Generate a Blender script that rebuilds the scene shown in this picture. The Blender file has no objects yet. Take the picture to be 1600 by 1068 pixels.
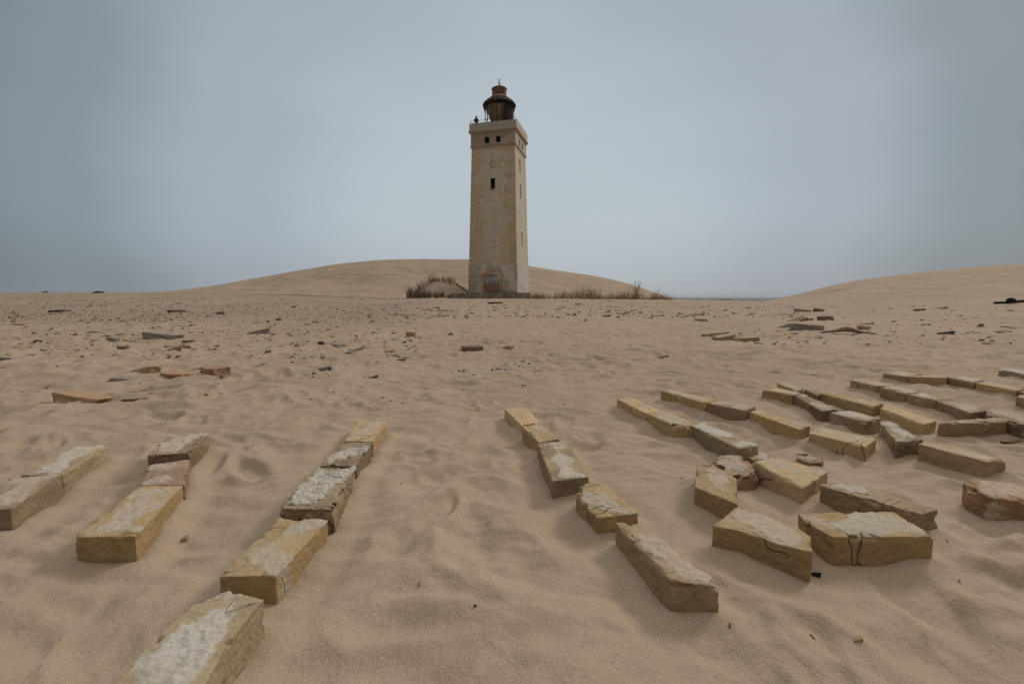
import bpy, bmesh, math, random
import numpy as np
from mathutils import Vector, Matrix, noise as mn
random.seed(7); rng = np.random.default_rng(11)
S = bpy.context.scene
COL = S.collection
R = math.radians
# ------------------------------------------------------------------ camera
CAM_H = 0.5; F = 711.1; PITCH = 5.70
cd = bpy.data.cameras.new('camera'); cam = bpy.data.objects.new('camera', cd); COL.objects.link(cam)
cd.lens = 16; cd.sensor_width = 36; cd.sensor_fit = 'HORIZONTAL'; cd.clip_start = 0.02; cd.clip_end = 60000
cam.location = (0, 0, CAM_H); cam.rotation_euler = (R(90 - PITCH), 0, 0)
S.camera = cam
S.render.engine = 'CYCLES'
S.view_settings.view_transform = 'Standard'; S.view_settings.look = 'None'
S.view_settings.gamma = 1; S.view_settings.use_curve_mapping = False
S.view_settings.exposure = 0.0
# ------------------------------------------------------------------ world: veiled overcast sky
SUN_EL, SUN_AZ = 36, 52          # azimuth measured to the right of the view direction
w = bpy.data.worlds.new('World'); S.world = w; w.use_nodes = True
nt = w.node_tree; N = nt.nodes; L = nt.links; N.clear()
wo = N.new('ShaderNodeOutputWorld'); bg = N.new('ShaderNodeBackground'); bg.inputs[1].default_value = 0.1
L.new(bg.outputs[0], wo.inputs[0])
sky = N.new('ShaderNodeTexSky'); sky.sky_type = 'NISHITA'; sky.sun_disc = False
sky.sun_elevation = R(SUN_EL); sky.sun_rotation = R(SUN_AZ); sky.dust_density = 1.5; sky.air_density = 1.2
tc = N.new('ShaderNodeTexCoord')
nrm = N.new('ShaderNodeVectorMath'); nrm.operation = 'NORMALIZE'; L.new(tc.outputs['Generated'], nrm.inputs[0])
dot = N.new('ShaderNodeVectorMath'); dot.operation = 'DOT_PRODUCT'; L.new(nrm.outputs[0], dot.inputs[0])
a = Vector((0.01, 1, 0.13)).normalized(); dot.inputs[1].default_value = a
def lin(r, g, b):
    f = lambda c: (c/255)/12.92 if c/255 <= 0.04045 else ((c/255 + 0.055)/1.055)**2.4
    return (f(r), f(g), f(b), 1)
cloudn = N.new('ShaderNodeTexNoise'); cloudn.inputs['Scale'].default_value = 1.6; cloudn.inputs['Detail'].default_value = 5
mp = N.new('ShaderNodeMapping'); mp.inputs['Scale'].default_value = (1, 1, 3.2)
L.new(nrm.outputs[0], mp.inputs[0]); L.new(mp.outputs[0], cloudn.inputs[0])
ca = N.new('ShaderNodeMath'); ca.operation = 'MULTIPLY_ADD'; ca.inputs[1].default_value = 0.13
L.new(cloudn.outputs[0], ca.inputs[0]); L.new(dot.outputs['Value'], ca.inputs[2])
cs = N.new('ShaderNodeMath'); cs.operation = 'SUBTRACT'; cs.inputs[1].default_value = 0.065; L.new(ca.outputs[0], cs.inputs[0])
rp = N.new('ShaderNodeValToRGB'); L.new(cs.outputs[0], rp.inputs[0])
cr = rp.color_ramp; cr.interpolation = 'EASE'
stops = [(0.0, lin(104, 106, 107)), (0.60, lin(119, 128, 136)), (0.72, lin(136, 146, 154)), (0.85, lin(165, 174, 183)), (1.0, lin(184, 193, 200))]
cr.elements[0].position = stops[0][0]; cr.elements[0].color = stops[0][1]
cr.elements[1].position = stops[-1][0]; cr.elements[1].color = stops[-1][1]
for p, c in stops[1:-1]:
    e = cr.elements.new(p); e.color = c
sep = N.new('ShaderNodeSeparateXYZ'); L.new(nrm.outputs[0], sep.inputs[0])
zr = N.new('ShaderNodeMapRange'); zr.interpolation_type = 'SMOOTHSTEP'
L.new(sep.outputs['Z'], zr.inputs[0]); zr.inputs[1].default_value = 0.62; zr.inputs[2].default_value = 0.97
zm = N.new('ShaderNodeMix'); zm.data_type = 'RGBA'; L.new(zr.outputs[0], zm.inputs[0])
L.new(rp.outputs[0], zm.inputs[6]); zm.inputs[7].default_value = (1.18, 1.14, 1.09, 1)
vs = N.new('ShaderNodeVectorMath'); vs.operation = 'SCALE'; vs.inputs['Scale'].default_value = 10
hb = N.new('ShaderNodeMapRange'); hb.interpolation_type = 'SMOOTHSTEP'; L.new(sep.outputs['Z'], hb.inputs[0])
hb.inputs[1].default_value = 0.0; hb.inputs[2].default_value = 0.16; hb.inputs[3].default_value = 0.88; hb.inputs[4].default_value = 1.0
hv_ = N.new('ShaderNodeVectorMath'); hv_.operation = 'SCALE'; L.new(zm.outputs[2], hv_.inputs[0]); L.new(hb.outputs[0], hv_.inputs['Scale'])
L.new(hv_.outputs[0], vs.inputs[0])
mx = N.new('ShaderNodeMix'); mx.data_type = 'RGBA'; mx.inputs[0].default_value = 0.03
L.new(vs.outputs[0], mx.inputs[6]); L.new(sky.outputs[0], mx.inputs[7]); L.new(mx.outputs[2], bg.inputs[0])
# ------------------------------------------------------------------ sun behind the overcast
sl = bpy.data.lights.new('sun', 'SUN'); sun = bpy.data.objects.new('sun', sl); COL.objects.link(sun)
sl.energy = 1.45; sl.angle = R(14); sl.color = (1, 0.93, 0.83)
sd = Vector((math.sin(R(SUN_AZ))*math.cos(R(SUN_EL)), math.cos(R(SUN_AZ))*math.cos(R(SUN_EL)), math.sin(R(SUN_EL))))
sun.rotation_euler = (-sd).to_track_quat('-Z', 'Y').to_euler()

# ------------------------------------------------------------------ helpers
CP, SP = math.cos(R(PITCH)), math.sin(R(PITCH))
def ray(u, v):                      # direction through a photo pixel (1600 wide), world space
    x = (u - 800)/F; y = (534 - v)/F
    return np.array([x, CP + y*SP, -SP + y*CP])
def on_plane(u, v, z):
    d = ray(u, v); t = (z - CAM_H)/d[2]; return d[0]*t, d[1]*t
def at_Y(u, v, Y):
    d = ray(u, v); t = Y/d[1]; return Vector((d[0]*t, Y, CAM_H + d[2]*t))
_perm = np.random.default_rng(5).permutation(256); _perm = np.concatenate([_perm, _perm])
_ga = np.random.default_rng(6).uniform(0, 2*np.pi, 256); _gx, _gy = np.cos(_ga), np.sin(_ga)
def pn(x, y):                       # 2-D Perlin noise, about -0.7..0.7
    x = np.asarray(x, float); y = np.asarray(y, float)
    xi = np.floor(x).astype(int); yi = np.floor(y).astype(int); xf = x - xi; yf = y - yi
    u = xf*xf*xf*(xf*(xf*6 - 15) + 10); v = yf*yf*yf*(yf*(yf*6 - 15) + 10)
    def g(i, j, dx, dy):
        h = _perm[(_perm[i & 255] + j) & 255]; return _gx[h]*dx + _gy[h]*dy
    n00 = g(xi, yi, xf, yf); n10 = g(xi+1, yi, xf-1, yf); n01 = g(xi, yi+1, xf, yf-1); n11 = g(xi+1, yi+1, xf-1, yf-1)
    return (n00*(1-u) + n10*u)*(1-v) + (n01*(1-u) + n11*u)*v
def sm(x, a, b):
    t = np.clip((x - a)/(b - a), 0, 1); return t*t*(3 - 2*t)

def tag(o, label=None, cat=None, group=None, kind=None):
    if label: o['label'] = label
    if cat: o['category'] = cat
    if group: o['group'] = group
    if kind: o['kind'] = kind
    return o
def link(name, me, mat, parent=None, smooth=False):
    o = bpy.data.objects.new(name, me); COL.objects.link(o)
    if mat is not None and not me.materials: me.materials.append(mat)
    if parent: o.parent = parent
    if smooth: me.polygons.foreach_set('use_smooth', [True]*len(me.polygons))
    return o
def empty(name, loc, rz=0):
    o = bpy.data.objects.new(name, None); COL.objects.link(o); o.location = loc; o.rotation_euler = (0, 0, rz); return o
class MB:
    def __init__(s): s.v = []; s.f = []
    def box(s, c, d, rz=0, taper=1.0):
        b = len(s.v); cx, cy, cz = c; dx, dy, dz = d[0]/2, d[1]/2, d[2]/2; cr_, sr_ = math.cos(rz), math.sin(rz)
        for k in (-1, 1):
            t = taper if k > 0 else 1
            for i, j in ((-1, -1), (1, -1), (1, 1), (-1, 1)):
                x, y = i*dx*t, j*dy*t; s.v.append((cx + x*cr_ - y*sr_, cy + x*sr_ + y*cr_, cz + k*dz))
        s.f += [tuple(b + q for q in f) for f in ((3, 2, 1, 0), (4, 5, 6, 7), (0, 1, 5, 4), (1, 2, 6, 5), (2, 3, 7, 6), (3, 0, 4, 7))]
        return s
    def frustum(s, w0, w1, z0, z1):   # square prism
        b = len(s.v)
        for ww, z in ((w0/2, z0), (w1/2, z1)):
            for i, j in ((-1, -1), (1, -1), (1, 1), (-1, 1)): s.v.append((i*ww, j*ww, z))
        s.f += [tuple(b + q for q in f) for f in ((3, 2, 1, 0), (4, 5, 6, 7), (0, 1, 5, 4), (1, 2, 6, 5), (2, 3, 7, 6), (3, 0, 4, 7))]
        return s
    def lathe(s, prof, n=32, a0=0, a1=2*math.pi, c=(0, 0)):
        full = abs(a1 - a0 - 2*math.pi) < 1e-6; m = n if full else n + 1; b = len(s.v)
        for r, z in prof:
            for k in range(m):
                a = a0 + (a1 - a0)*k/n; s.v.append((c[0] + r*math.cos(a), c[1] + r*math.sin(a), z))
        for i in range(len(prof) - 1):
            for k in range(n):
                k2 = (k + 1) % m; s.f.append((b + i*m + k, b + i*m + k2, b + (i+1)*m + k2, b + (i+1)*m + k))
        return s
    def tube(s, p, q, r, n=6, r2=None):
        p, q = Vector(p), Vector(q); d = (q - p).normalized(); a_ = d.orthogonal().normalized(); b_ = d.cross(a_); b = len(s.v)
        r2 = r if r2 is None else r2
        for pt, rr in ((p, r), (q, r2)):
            for k in range(n):
                t = 2*math.pi*k/n; s.v.append(tuple(pt + a_*rr*math.cos(t) + b_*rr*math.sin(t)))
        for k in range(n): s.f.append((b + k, b + (k+1) % n, b + n + (k+1) % n, b + n + k))
        s.f.append(tuple(b + k for k in range(n))[::-1]); s.f.append(tuple(b + n + k for k in range(n)))
        return s
    def mesh(s, name):
        me = bpy.data.meshes.new(name); me.from_pydata(s.v, [], s.f); me.update(); return me
    def build(s, name, mat, parent=None, smooth=False): return link(name, s.mesh(name), mat, parent, smooth)
def baked(me, mods):                 # run modifiers on a mesh, give back the result
    t = bpy.data.objects.new('work', me); COL.objects.link(t)
    for typ, kw in mods:
        m = t.modifiers.new('m', typ)
        for k, v in kw.items(): setattr(m, k, v)
    dg = bpy.context.evaluated_depsgraph_get(); out = bpy.data.meshes.new_from_object(t.evaluated_get(dg), depsgraph=dg)
    bpy.data.objects.remove(t); return out

# ------------------------------------------------------------------ materials
def mat(name, rough=0.9, spec=0.2):
    m = bpy.data.materials.new(name); m.use_nodes = True; t = m.node_tree; b = t.nodes['Principled BSDF']
    b.inputs['Roughness'].default_value = rough; b.inputs['Specular IOR Level'].default_value = spec
    return m, t.nodes, t.links, b
def noise_n(Nn, Ll, vec, scale, detail=4, rough=0.55, dist=0.0):
    n = Nn.new('ShaderNodeTexNoise'); n.inputs['Scale'].default_value = scale; n.inputs['Detail'].default_value = detail
    n.inputs['Roughness'].default_value = rough; n.inputs['Distortion'].default_value = dist; Ll.new(vec, n.inputs['Vector']); return n.outputs[0]
def mrange(Nn, Ll, src, a, b, c=0.0, d=1.0):
    n = Nn.new('ShaderNodeMapRange'); Ll.new(src, n.inputs[0]); n.inputs[1].default_value = a; n.inputs[2].default_value = b
    n.inputs[3].default_value = c; n.inputs[4].default_value = d; return n.outputs[0]
def mixc(Nn, Ll, fac, A, B, mode='MIX'):
    n = Nn.new('ShaderNodeMix'); n.data_type = 'RGBA'; n.blend_type = mode
    for i, x in ((0, fac), (6, A), (7, B)):
        if isinstance(x, (int, float)): n.inputs[i].default_value = x
        elif isinstance(x, tuple): n.inputs[i].default_value = (x + (1,))[:4]
        else: Ll.new(x, n.inputs[i])
    return n.outputs[2]
def mth(Nn, Ll, op, A, B=None):
    n = Nn.new('ShaderNodeMath'); n.operation = op
    for i, x in ((0, A), (1, B)):
        if x is None: continue
        if isinstance(x, (int, float)): n.inputs[i].default_value = x
        else: Ll.new(x, n.inputs[i])
    return n.outputs[0]
def bump(Nn, Ll, b, h, strength, dist, prev=None):
    n = Nn.new('ShaderNodeBump'); n.inputs['Strength'].default_value = strength; n.inputs['Distance'].default_value = dist
    Ll.new(h, n.inputs['Height'])
    if prev is not None: Ll.new(prev, n.inputs['Normal'])
    Ll.new(n.outputs[0], b.inputs['Normal']); return n.outputs[0]

def sand_material(name, far=False):
    m, n, l, b = mat(name, 0.95, 0.15)
    g = n.new('ShaderNodeNewGeometry').outputs['Position']
    big = noise_n(n, l, g, 0.35, 4, 0.6)
    mid = noise_n(n, l, g, 3.1, 4, 0.6, 0.4)
    c = mixc(n, l, mrange(n, l, big, 0.35, 0.65), SAND_A, SAND_B)
    c = mixc(n, l, mrange(n, l, mid, 0.48, 0.70, 0, 0.55), c, SAND_C)
    grain = noise_n(n, l, g, 420, 2, 0.7)
    c = mixc(n, l, 1.0, c, mixc(n, l, mrange(n, l, grain, 0.3, 0.7), (0.80, 0.79, 0.78), (1.20, 1.19, 1.18)), 'MULTIPLY')
    # dark grains of heavy mineral / organic specks
    vo = n.new('ShaderNodeTexVoronoi'); vo.inputs['Scale'].default_value = 38; l.new(g, vo.inputs['Vector'])
    msk = noise_n(n, l, g, 1.3, 2)
    sp = mth(n, l, 'MULTIPLY', mrange(n, l, vo.outputs['Distance'], 0.10, 0.03), mrange(n, l, msk, 0.55, 0.68))
    c = mixc(n, l, mth(n, l, 'MULTIPLY', sp, 0.7), c, (0.07, 0.055, 0.045))
    if not far:                       # gravelly, greyer lag surface in the left middle distance
        at = n.new('ShaderNodeAttribute'); at.attribute_name = 'gravel'
        gn = noise_n(n, l, g, 7, 5, 0.75)
        gm = mth(n, l, 'MULTIPLY', at.outputs['Fac'], mrange(n, l, gn, 0.28, 0.55))
        c = mixc(n, l, mth(n, l, 'MULTIPLY', gm, 0.8), c, (0.25, 0.195, 0.145))
    else:
        st = n.new('ShaderNodeMapping'); st.inputs['Scale'].default_value = (0.06, 0.35, 1.6); l.new(g, st.inputs[0])
        sn = noise_n(n, l, st.outputs[0], 1.0, 5, 0.65, 0.6)
        c = mixc(n, l, mrange(n, l, sn, 0.52, 0.68, 0, 0.62), c, (0.27, 0.21, 0.15))
        fn = noise_n(n, l, g, 2.2, 4, 0.7)
        c = mixc(n, l, mrange(n, l, fn, 0.56, 0.72, 0, 0.5), c, (0.16, 0.12, 0.085))
    l.new(c, b.inputs['Base Color'])
    wv = noise_n(n, l, g, 26, 4, 0.6, 0.3)
    p = bump(n, l, b, wv, 0.45, 0.012)
    p = bump(n, l, b, noise_n(n, l, g, 110, 3, 0.7), 0.4, 0.004, p)
    bump(n, l, b, grain, 0.35, 0.0016, p)
    return m
SAND_A = (0.405, 0.308, 0.222); SAND_B = (0.352, 0.266, 0.191); SAND_C = (0.312, 0.232, 0.164)
M_sand = sand_material('sand'); M_dune = sand_material('dune_sand', True)

def brick_material(name, body, body2, mortar=(0.50, 0.425, 0.325), grey=(0.28, 0.235, 0.19), mort_shift=0.0):
    m, n, l, b = mat(name, 0.92, 0.2)
    tcn = n.new('ShaderNodeAttribute'); tcn.attribute_name = 'along'; tcn = tcn.outputs['Vector']
    oi = n.new('ShaderNodeObjectInfo')
    add = n.new('ShaderNodeVectorMath'); add.operation = 'ADD'; l.new(tcn, add.inputs[0])
    sc = n.new('ShaderNodeVectorMath'); sc.operation = 'SCALE'; sc.inputs[0].default_value = (17, 9, 5); l.new(oi.outputs['Random'], sc.inputs['Scale'])
    l.new(sc.outputs[0], add.inputs[1]); v = add.outputs[0]
    stm = n.new('ShaderNodeMapping'); stm.inputs['Scale'].default_value = (0.45, 1.5, 1.6); l.new(v, stm.inputs[0]); vst = stm.outputs[0]
    c = mixc(n, l, mrange(n, l, noise_n(n, l, vst, 14, 5, 0.65), 0.35, 0.65), tuple(q*0.92 for q in body), tuple(q*0.84 for q in body2))
    c = mixc(n, l, 1.0, c, mixc(n, l, oi.outputs['Random'], (0.80, 0.78, 0.76), (1.10, 1.08, 1.08)), 'MULTIPLY')
    # soot and old stains
    c = mixc(n, l, mrange(n, l, noise_n(n, l, vst, 12, 7, 0.75, 0.6), 0.50, 0.74, 0, 0.6), c, (0.17, 0.12, 0.08))
    at = n.new('ShaderNodeAttribute'); at.attribute_name = 'mortar'
    fine = noise_n(n, l, v, 60, 6, 0.7)
    mm = mth(n, l, 'ADD', at.outputs['Fac'], mth(n, l, 'MULTIPLY', mth(n, l, 'SUBTRACT', fine, 0.5), 1.1))
    mm = mrange(n, l, mm, 0.40 - mort_shift, 0.60 - mort_shift)
    mc = mixc(n, l, mrange(n, l, noise_n(n, l, vst, 26, 8, 0.75), 0.36, 0.64), mortar, tuple((p_ + q_)/2 for p_, q_ in zip(mortar, grey)))
    mc = mixc(n, l, mrange(n, l, noise_n(n, l, vst, 45, 6, 0.8), 0.56, 0.72, 0, 0.45), mc, grey)
    c = mixc(n, l, mm, c, mc)
    # sand dust lying in the roughness of the top
    pit = noise_n(n, l, v, 130, 3, 0.7)
    c = mixc(n, l, mrange(n, l, pit, 0.27, 0.38, 0.7, 0), c, (0.10, 0.08, 0.065))
    ge = n.new('ShaderNodeNewGeometry'); sx = n.new('ShaderNodeSeparateXYZ'); l.new(ge.outputs['Normal'], sx.inputs[0])
    dust = mth(n, l, 'MULTIPLY', mrange(n, l, sx.outputs['Z'], 0.8, 0.99), mrange(n, l, noise_n(n, l, v, 9, 4, 0.6), 0.42, 0.66, 0.0, 0.65))
    c = mixc(n, l, dust, c, (0.47, 0.365, 0.25))
    # hairline cracks
    cn = n.new('ShaderNodeTexVoronoi'); cn.feature = 'DISTANCE_TO_EDGE'; cn.inputs['Scale'].default_value = 9
    cst = n.new('ShaderNodeMapping'); cst.inputs['Scale'].default_value = (1.5, 0.25, 0.3); l.new(v, cst.inputs[0])
    wob = n.new('ShaderNodeVectorMath'); wob.operation = 'ADD'; l.new(cst.outputs[0], wob.inputs[0])
    wn = n.new('ShaderNodeTexNoise'); wn.inputs['Scale'].default_value = 14; l.new(v, wn.inputs['Vector'])
    ws = n.new('ShaderNodeVectorMath'); ws.operation = 'SCALE'; ws.inputs['Scale'].default_value = 0.035; l.new(wn.outputs['Color'], ws.inputs[0])
    l.new(ws.outputs[0], wob.inputs[1]); l.new(wob.outputs[0], cn.inputs['Vector'])
    ck = mth(n, l, 'MULTIPLY', mrange(n, l, cn.outputs['Distance'], 0.010, 0.002), mrange(n, l, noise_n(n, l, v, 7, 2), 0.53, 0.60))
    c = mixc(n, l, mth(n, l, 'MULTIPLY', ck, 0.65), c, (0.05, 0.038, 0.028))
    l.new(c, b.inputs['Base Color'])
    hgt = mth(n, l, 'ADD', mth(n, l, 'MULTIPLY', fine, 1.0), mth(n, l, 'MULTIPLY', pit, 0.5))
    hgt = mth(n, l, 'SUBTRACT', hgt, mth(n, l, 'MULTIPLY', ck, 1.2))
    bump(n, l, b, hgt, 0.8, 0.004)
    return m
BM = {
 'yellow': brick_material('yellow_brick', (0.52, 0.372, 0.185), (0.43, 0.30, 0.145), mort_shift=-0.06),
 'gold':   brick_material('golden_brick', (0.62, 0.455, 0.255), (0.54, 0.385, 0.205), mort_shift=-0.38),
 'grey':   brick_material('mortared_brick', (0.40, 0.30, 0.17), (0.30, 0.22, 0.14), (0.54, 0.48, 0.40), (0.29, 0.25, 0.21)),
 'white':  brick_material('limewashed_brick', (0.46, 0.36, 0.22), (0.36, 0.28, 0.17), (0.55, 0.505, 0.43), (0.33, 0.32, 0.28), mort_shift=0.1),
 'pink':   brick_material('pinkish_brick', (0.46, 0.31, 0.21), (0.38, 0.25, 0.17), (0.47, 0.38, 0.30), (0.29, 0.22, 0.18)),
 'tan':    brick_material('tan_brick', (0.48, 0.35, 0.20), (0.38, 0.27, 0.15), (0.52, 0.43, 0.32), (0.34, 0.27, 0.20), mort_shift=0.0),
 'brown':  brick_material('brown_brick', (0.36, 0.26, 0.16), (0.25, 0.175, 0.11), (0.47, 0.39, 0.30), (0.28, 0.23, 0.18)),
 'red':    brick_material('red_brick', (0.44, 0.275, 0.15), (0.32, 0.19, 0.105), (0.52, 0.40, 0.30), (0.36, 0.27, 0.20), mort_shift=0.05),
}
def plain(name, c1, c2, scale=20, rough=0.9, bs=0.5, bd=0.01, spec=0.2):
    m, n, l, b = mat(name, rough, spec); v = n.new('ShaderNodeTexCoord').outputs['Object']
    nn = noise_n(n, l, v, scale, 5, 0.65); l.new(mixc(n, l, mrange(n, l, nn, 0.35, 0.65), c1, c2), b.inputs['Base Color'])
    bump(n, l, b, noise_n(n, l, v, scale*3, 4, 0.7), bs, bd); return m
RM = {
 'yellow': plain('yellow_rubble', (0.46, 0.34, 0.20), (0.34, 0.25, 0.145)),
 'pale': plain('pale_rubble', (0.44, 0.37, 0.28), (0.30, 0.24, 0.17)),
 'red': plain('red_rubble', (0.42, 0.255, 0.165), (0.34, 0.20, 0.13)),
 'orange': plain('orange_rubble', (0.50, 0.31, 0.18), (0.40, 0.25, 0.15)),
 'brown': plain('brown_rubble', (0.28, 0.195, 0.13), (0.19, 0.135, 0.09)),
 'tan': plain('tan_rubble', (0.42, 0.31, 0.22), (0.33, 0.24, 0.17)),
 'grey': plain('grey_stone', (0.36, 0.31, 0.25), (0.26, 0.22, 0.175)),
 'dark': plain('dark_stone', (0.15, 0.115, 0.085), (0.095, 0.072, 0.055)),
 'white': plain('white_stone', (0.55, 0.53, 0.49), (0.36, 0.34, 0.31)),
 'black': plain('charred_wood', (0.022, 0.018, 0.018), (0.012, 0.01, 0.01)),
}

# ------------------------------------------------------------------ brick outlines (top faces)
# name of material, top height, label, outline in photo coordinates (projected onto the top plane), roughness factor
def P(*a): return a
B = [
 P('white', .054, 'whitewashed grey brick lying at the far end of the leftmost row', [(32,742),(113,695),(170,693),(98,741)], 1.2),
 P('brown', .056, 'dark brown brick cut off by the left edge of the picture', [(17,746),(98,739),(17,794),(-52,799)], 1.2),
 P('grey', .060, 'short grey broken brick at the far end of the second row from the left', [(229,711),(266,680),(325,677),(296,706)], 1.8),
 P('pink', .040, 'pinkish brick piece between two larger bricks in the second row from the left', [(236,725),(297,716),(288,757),(217,758)], 1.8),
 P('yellow', .050, 'long yellow brick with grey mortar on top, nearest of the second row from the left', [(216,759),(286,757),(211,837),(115,838)], 1.0),
 P('gold', .048, 'clean pale yellow brick at the far end of the third row from the left', [(561,656),(605,659),(583,690),(538,689)], .6),
 P('grey', .052, 'crumbly grey mortared brick second from the far end of the third row', [(536,691),(582,691),(557,727),(500,727)], 2.2),
 P('white', .056, 'white crusted brick in the middle of the third row from the left', [(497,730),(554,730),(521,795),(436,794),(459,768)], 2.3),
 P('yellow', .052, 'yellow brick with a rough grey stripe and a hollow dark front end', [(435,808),(512,812),(431,898),(342,900)], 1.1),
 P('white', .058, 'big pale mortar covered brick nearest the camera at the bottom edge', [(358,920),(412,935),(350,1012),(290,1125),(130,1122),(230,1008),(298,944)], 1.5),
 P('gold', .046, 'tan brick at the far end of the row just right of centre', [(788,638),(823,636),(843,659),(815,664)], .7),
 P('gold', .048, 'yellow brick second from the far end in the row just right of centre', [(816,666),(844,661),(875,685),(842,691)], 1.1),
 P('grey', .050, 'grey speckled brick in the middle of the row just right of centre', [(840,692),(886,687),(921,744),(863,751)], 1.0),
 P('yellow', .052, 'yellow brick with rounded chipped corners before the big nearest brick', [(900,763),(921,751),(943,753),(998,801),(934,808),(913,790)], 1.5),
 P('tan', .056, 'big tan brick with a streaked side at the near end of its row', [(961,815),(998,819),(1126,915),(1050,908)], 1.2),
 P('gold', .046, 'small cracked yellow brick starting the row beyond the big tan brick', [(964,622),(989,621),(1032,641),(1012,646),(986,634)], 1.3),
 P('yellow', .050, 'yellow brick with black soot on its cracked front side', [(1012,646),(1035,640),(1083,659),(1076,667),(1050,663)], 1.4),
 P('white', .052, 'long brick with bluish white mortar on its top', [(1079,664),(1100,659),(1186,695),(1155,701)], 1.0),
 P('white', .022, 'flat whitish mortar piece wedged behind the clean golden brick', [(1162,711),(1178,701),(1201,710),(1197,719),(1176,717)], 1.5),
 P('pink', .040, 'broken reddish brown brick lump with white mortar speckles', [(1126,711),(1160,711),(1187,739),(1150,746),(1126,732),(1113,720)], 2.2),
 P('yellow', .056, 'five sided pale brick with a smooth yellow front below the broken lump', [(1089,726),(1112,724),(1151,745),(1152,787),(1086,760)], .9),
 P('gold', .054, 'clean golden brick with a chipped near corner', [(1176,720),(1212,713),(1294,736),(1254,763)], .8),
 P('brown', .020, 'low crumbled piece poking from the sand behind the golden brick', [(1244,715),(1258,706),(1285,714),(1288,724),(1268,724)], 2.4),
 P('yellow', .056, 'curved yellow brick with a vertical crack in front of the others', [(1113,821),(1152,792),(1227,811),(1268,838),(1270,862),(1218,850),(1155,828)], .9),
 P('yellow', .056, 'largest yellow brick with swirled grey mortar on its broad top', [(1247,802),(1320,799),(1396,799),(1460,837),(1375,838),(1301,838),(1260,816)], .9),
 P('grey', .056, 'long brick with layered grey mortar behind the largest yellow brick', [(1279,757),(1308,751),(1467,795),(1440,803)], 1.4),
 P('yellow', .048, 'brick with white specks and an undercut at the far end of its row', [(1032,610),(1046,608),(1124,624),(1102,629)], 1.4),
 P('brown', .050, 'brown weathered brick second from the far end of its row', [(1103,629),(1125,624),(1181,635),(1167,642)], 1.1),
 P('yellow', .048, 'tan brick with a grey sanded top and rounded near end', [(1171,643),(1184,640),(1266,665),(1250,671)], 1.1),
 P('gold', .044, 'plain smooth golden brick at the near end of its row', [(1264,676),(1278,665),(1370,685),(1353,697)], .6),
 P('yellow', .046, 'low tan brick leading a short row to the right of the weathered brown brick', [(1190,608),(1213,605),(1252,614),(1239,617)], 1.0),
 P('brown', .046, 'tan brick with a dark brown side running down its row', [(1240,617),(1256,615),(1311,639),(1284,642)], 1.0),
 P('grey', .050, 'greyish yellow brick with a blunt broken near end', [(1296,644),(1328,641),(1378,653),(1350,659)], 1.3),
 P('grey', .054, 'pale grey lumpy stone block with an angular face', [(1374,658),(1391,657),(1443,687),(1401,690),(1387,674)], 1.5),
 P('tan', .056, 'large orange tan brick at the near end of its row on the right', [(1435,693),(1456,688),(1573,717),(1542,721)], .8),
 P('yellow', .044, 'small tan brick at the far end of its row beside a white stone', [(1213,598),(1226,596),(1256,607),(1247,610)], 1.2),
 P('white', .048, 'little white chalky stone squeezed in between two bricks', [(1229,605),(1240,602),(1252,607),(1243,611)], 2.0),
 P('brown', .044, 'short brown brick behind the little white stone', [(1256,608),(1267,607),(1284,614),(1278,617)], 1.0),
 P('yellow', .050, 'long tan brick ending in a dark wedge shaped gap', [(1282,614),(1296,610),(1381,630),(1364,635)], .9),
 P('gold', .048, 'brick with a bright sandy yellow top and dark crumbled near end', [(1375,637),(1385,631),(1464,656),(1445,662)], 1.3),
 P('tan', .056, 'rough reddish yellow rubble block turned sideways to the rows', [(1464,661),(1500,655),(1560,651),(1586,653),(1572,658),(1520,661)], 2.0),
 P('brown', .056, 'dark brown brick leaving the picture at the right edge above the rough rubble block', [(1539,647),(1547,639),(1575,643),(1650,662),(1630,672)], 1.6),
 P('tan', .046, 'tan brick with a whitish far end in the upper right rows', [(1328,593),(1345,590),(1400,602),(1370,603)], 1.2),
 P('tan', .046, 'crumbly brown brick after the tan one with the whitish end', [(1375,605),(1397,603),(1440,612),(1416,615)], 1.7),
 P('tan', .050, 'plain pinkish tan brick in the middle of the upper right row', [(1417,615),(1441,613),(1487,624),(1462,625)], .8),
 P('brown', .050, 'brick with a slanting dark shadowy side in the upper right row', [(1463,626),(1486,624),(1544,641),(1516,645)], .9),
 P('tan', .046, 'farthest brick of the topmost right hand row', [(1379,583),(1400,580),(1441,584),(1417,588)], .9),
 P('gold', .046, 'yellow brick with two dark vertical cracks in the topmost right hand row', [(1418,588),(1443,585),(1483,586),(1479,590)], .9),
 P('grey', .044, 'mottled brick with small dark pits in the topmost right hand row', [(1480,589),(1500,586),(1538,594),(1523,598)], 1.4),
 P('yellow', .046, 'smooth yellowish brick following the mottled one in the topmost right hand row', [(1525,598),(1540,595),(1602,607),(1588,610)], .8),
 P('brown', .044, 'dark brown brick half cut off at the end of the topmost right hand row', [(1592,611),(1606,608),(1650,616),(1638,621)], 1.0),
 P('yellow', .050, 'olive yellow brick cut off by the right edge of the picture', [(1587,619),(1602,614),(1668,626),(1650,634)], .8),
 P('white', .040, 'separate whitish brick lying far back at the right edge', [(1560,577),(1582,575),(1650,586),(1625,589)], 1.8),
 P('red', .056, 'orange brown broken brick with a pink sanded top at the right edge', [(1505,752),(1520,745),(1600,757),(1660,765),(1640,792),(1600,783),(1550,776),(1512,763)], 1.7),
]
brick_polys = [[on_plane(u, v, z) for u, v in pts] for _, z, _, pts, _ in B]

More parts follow.
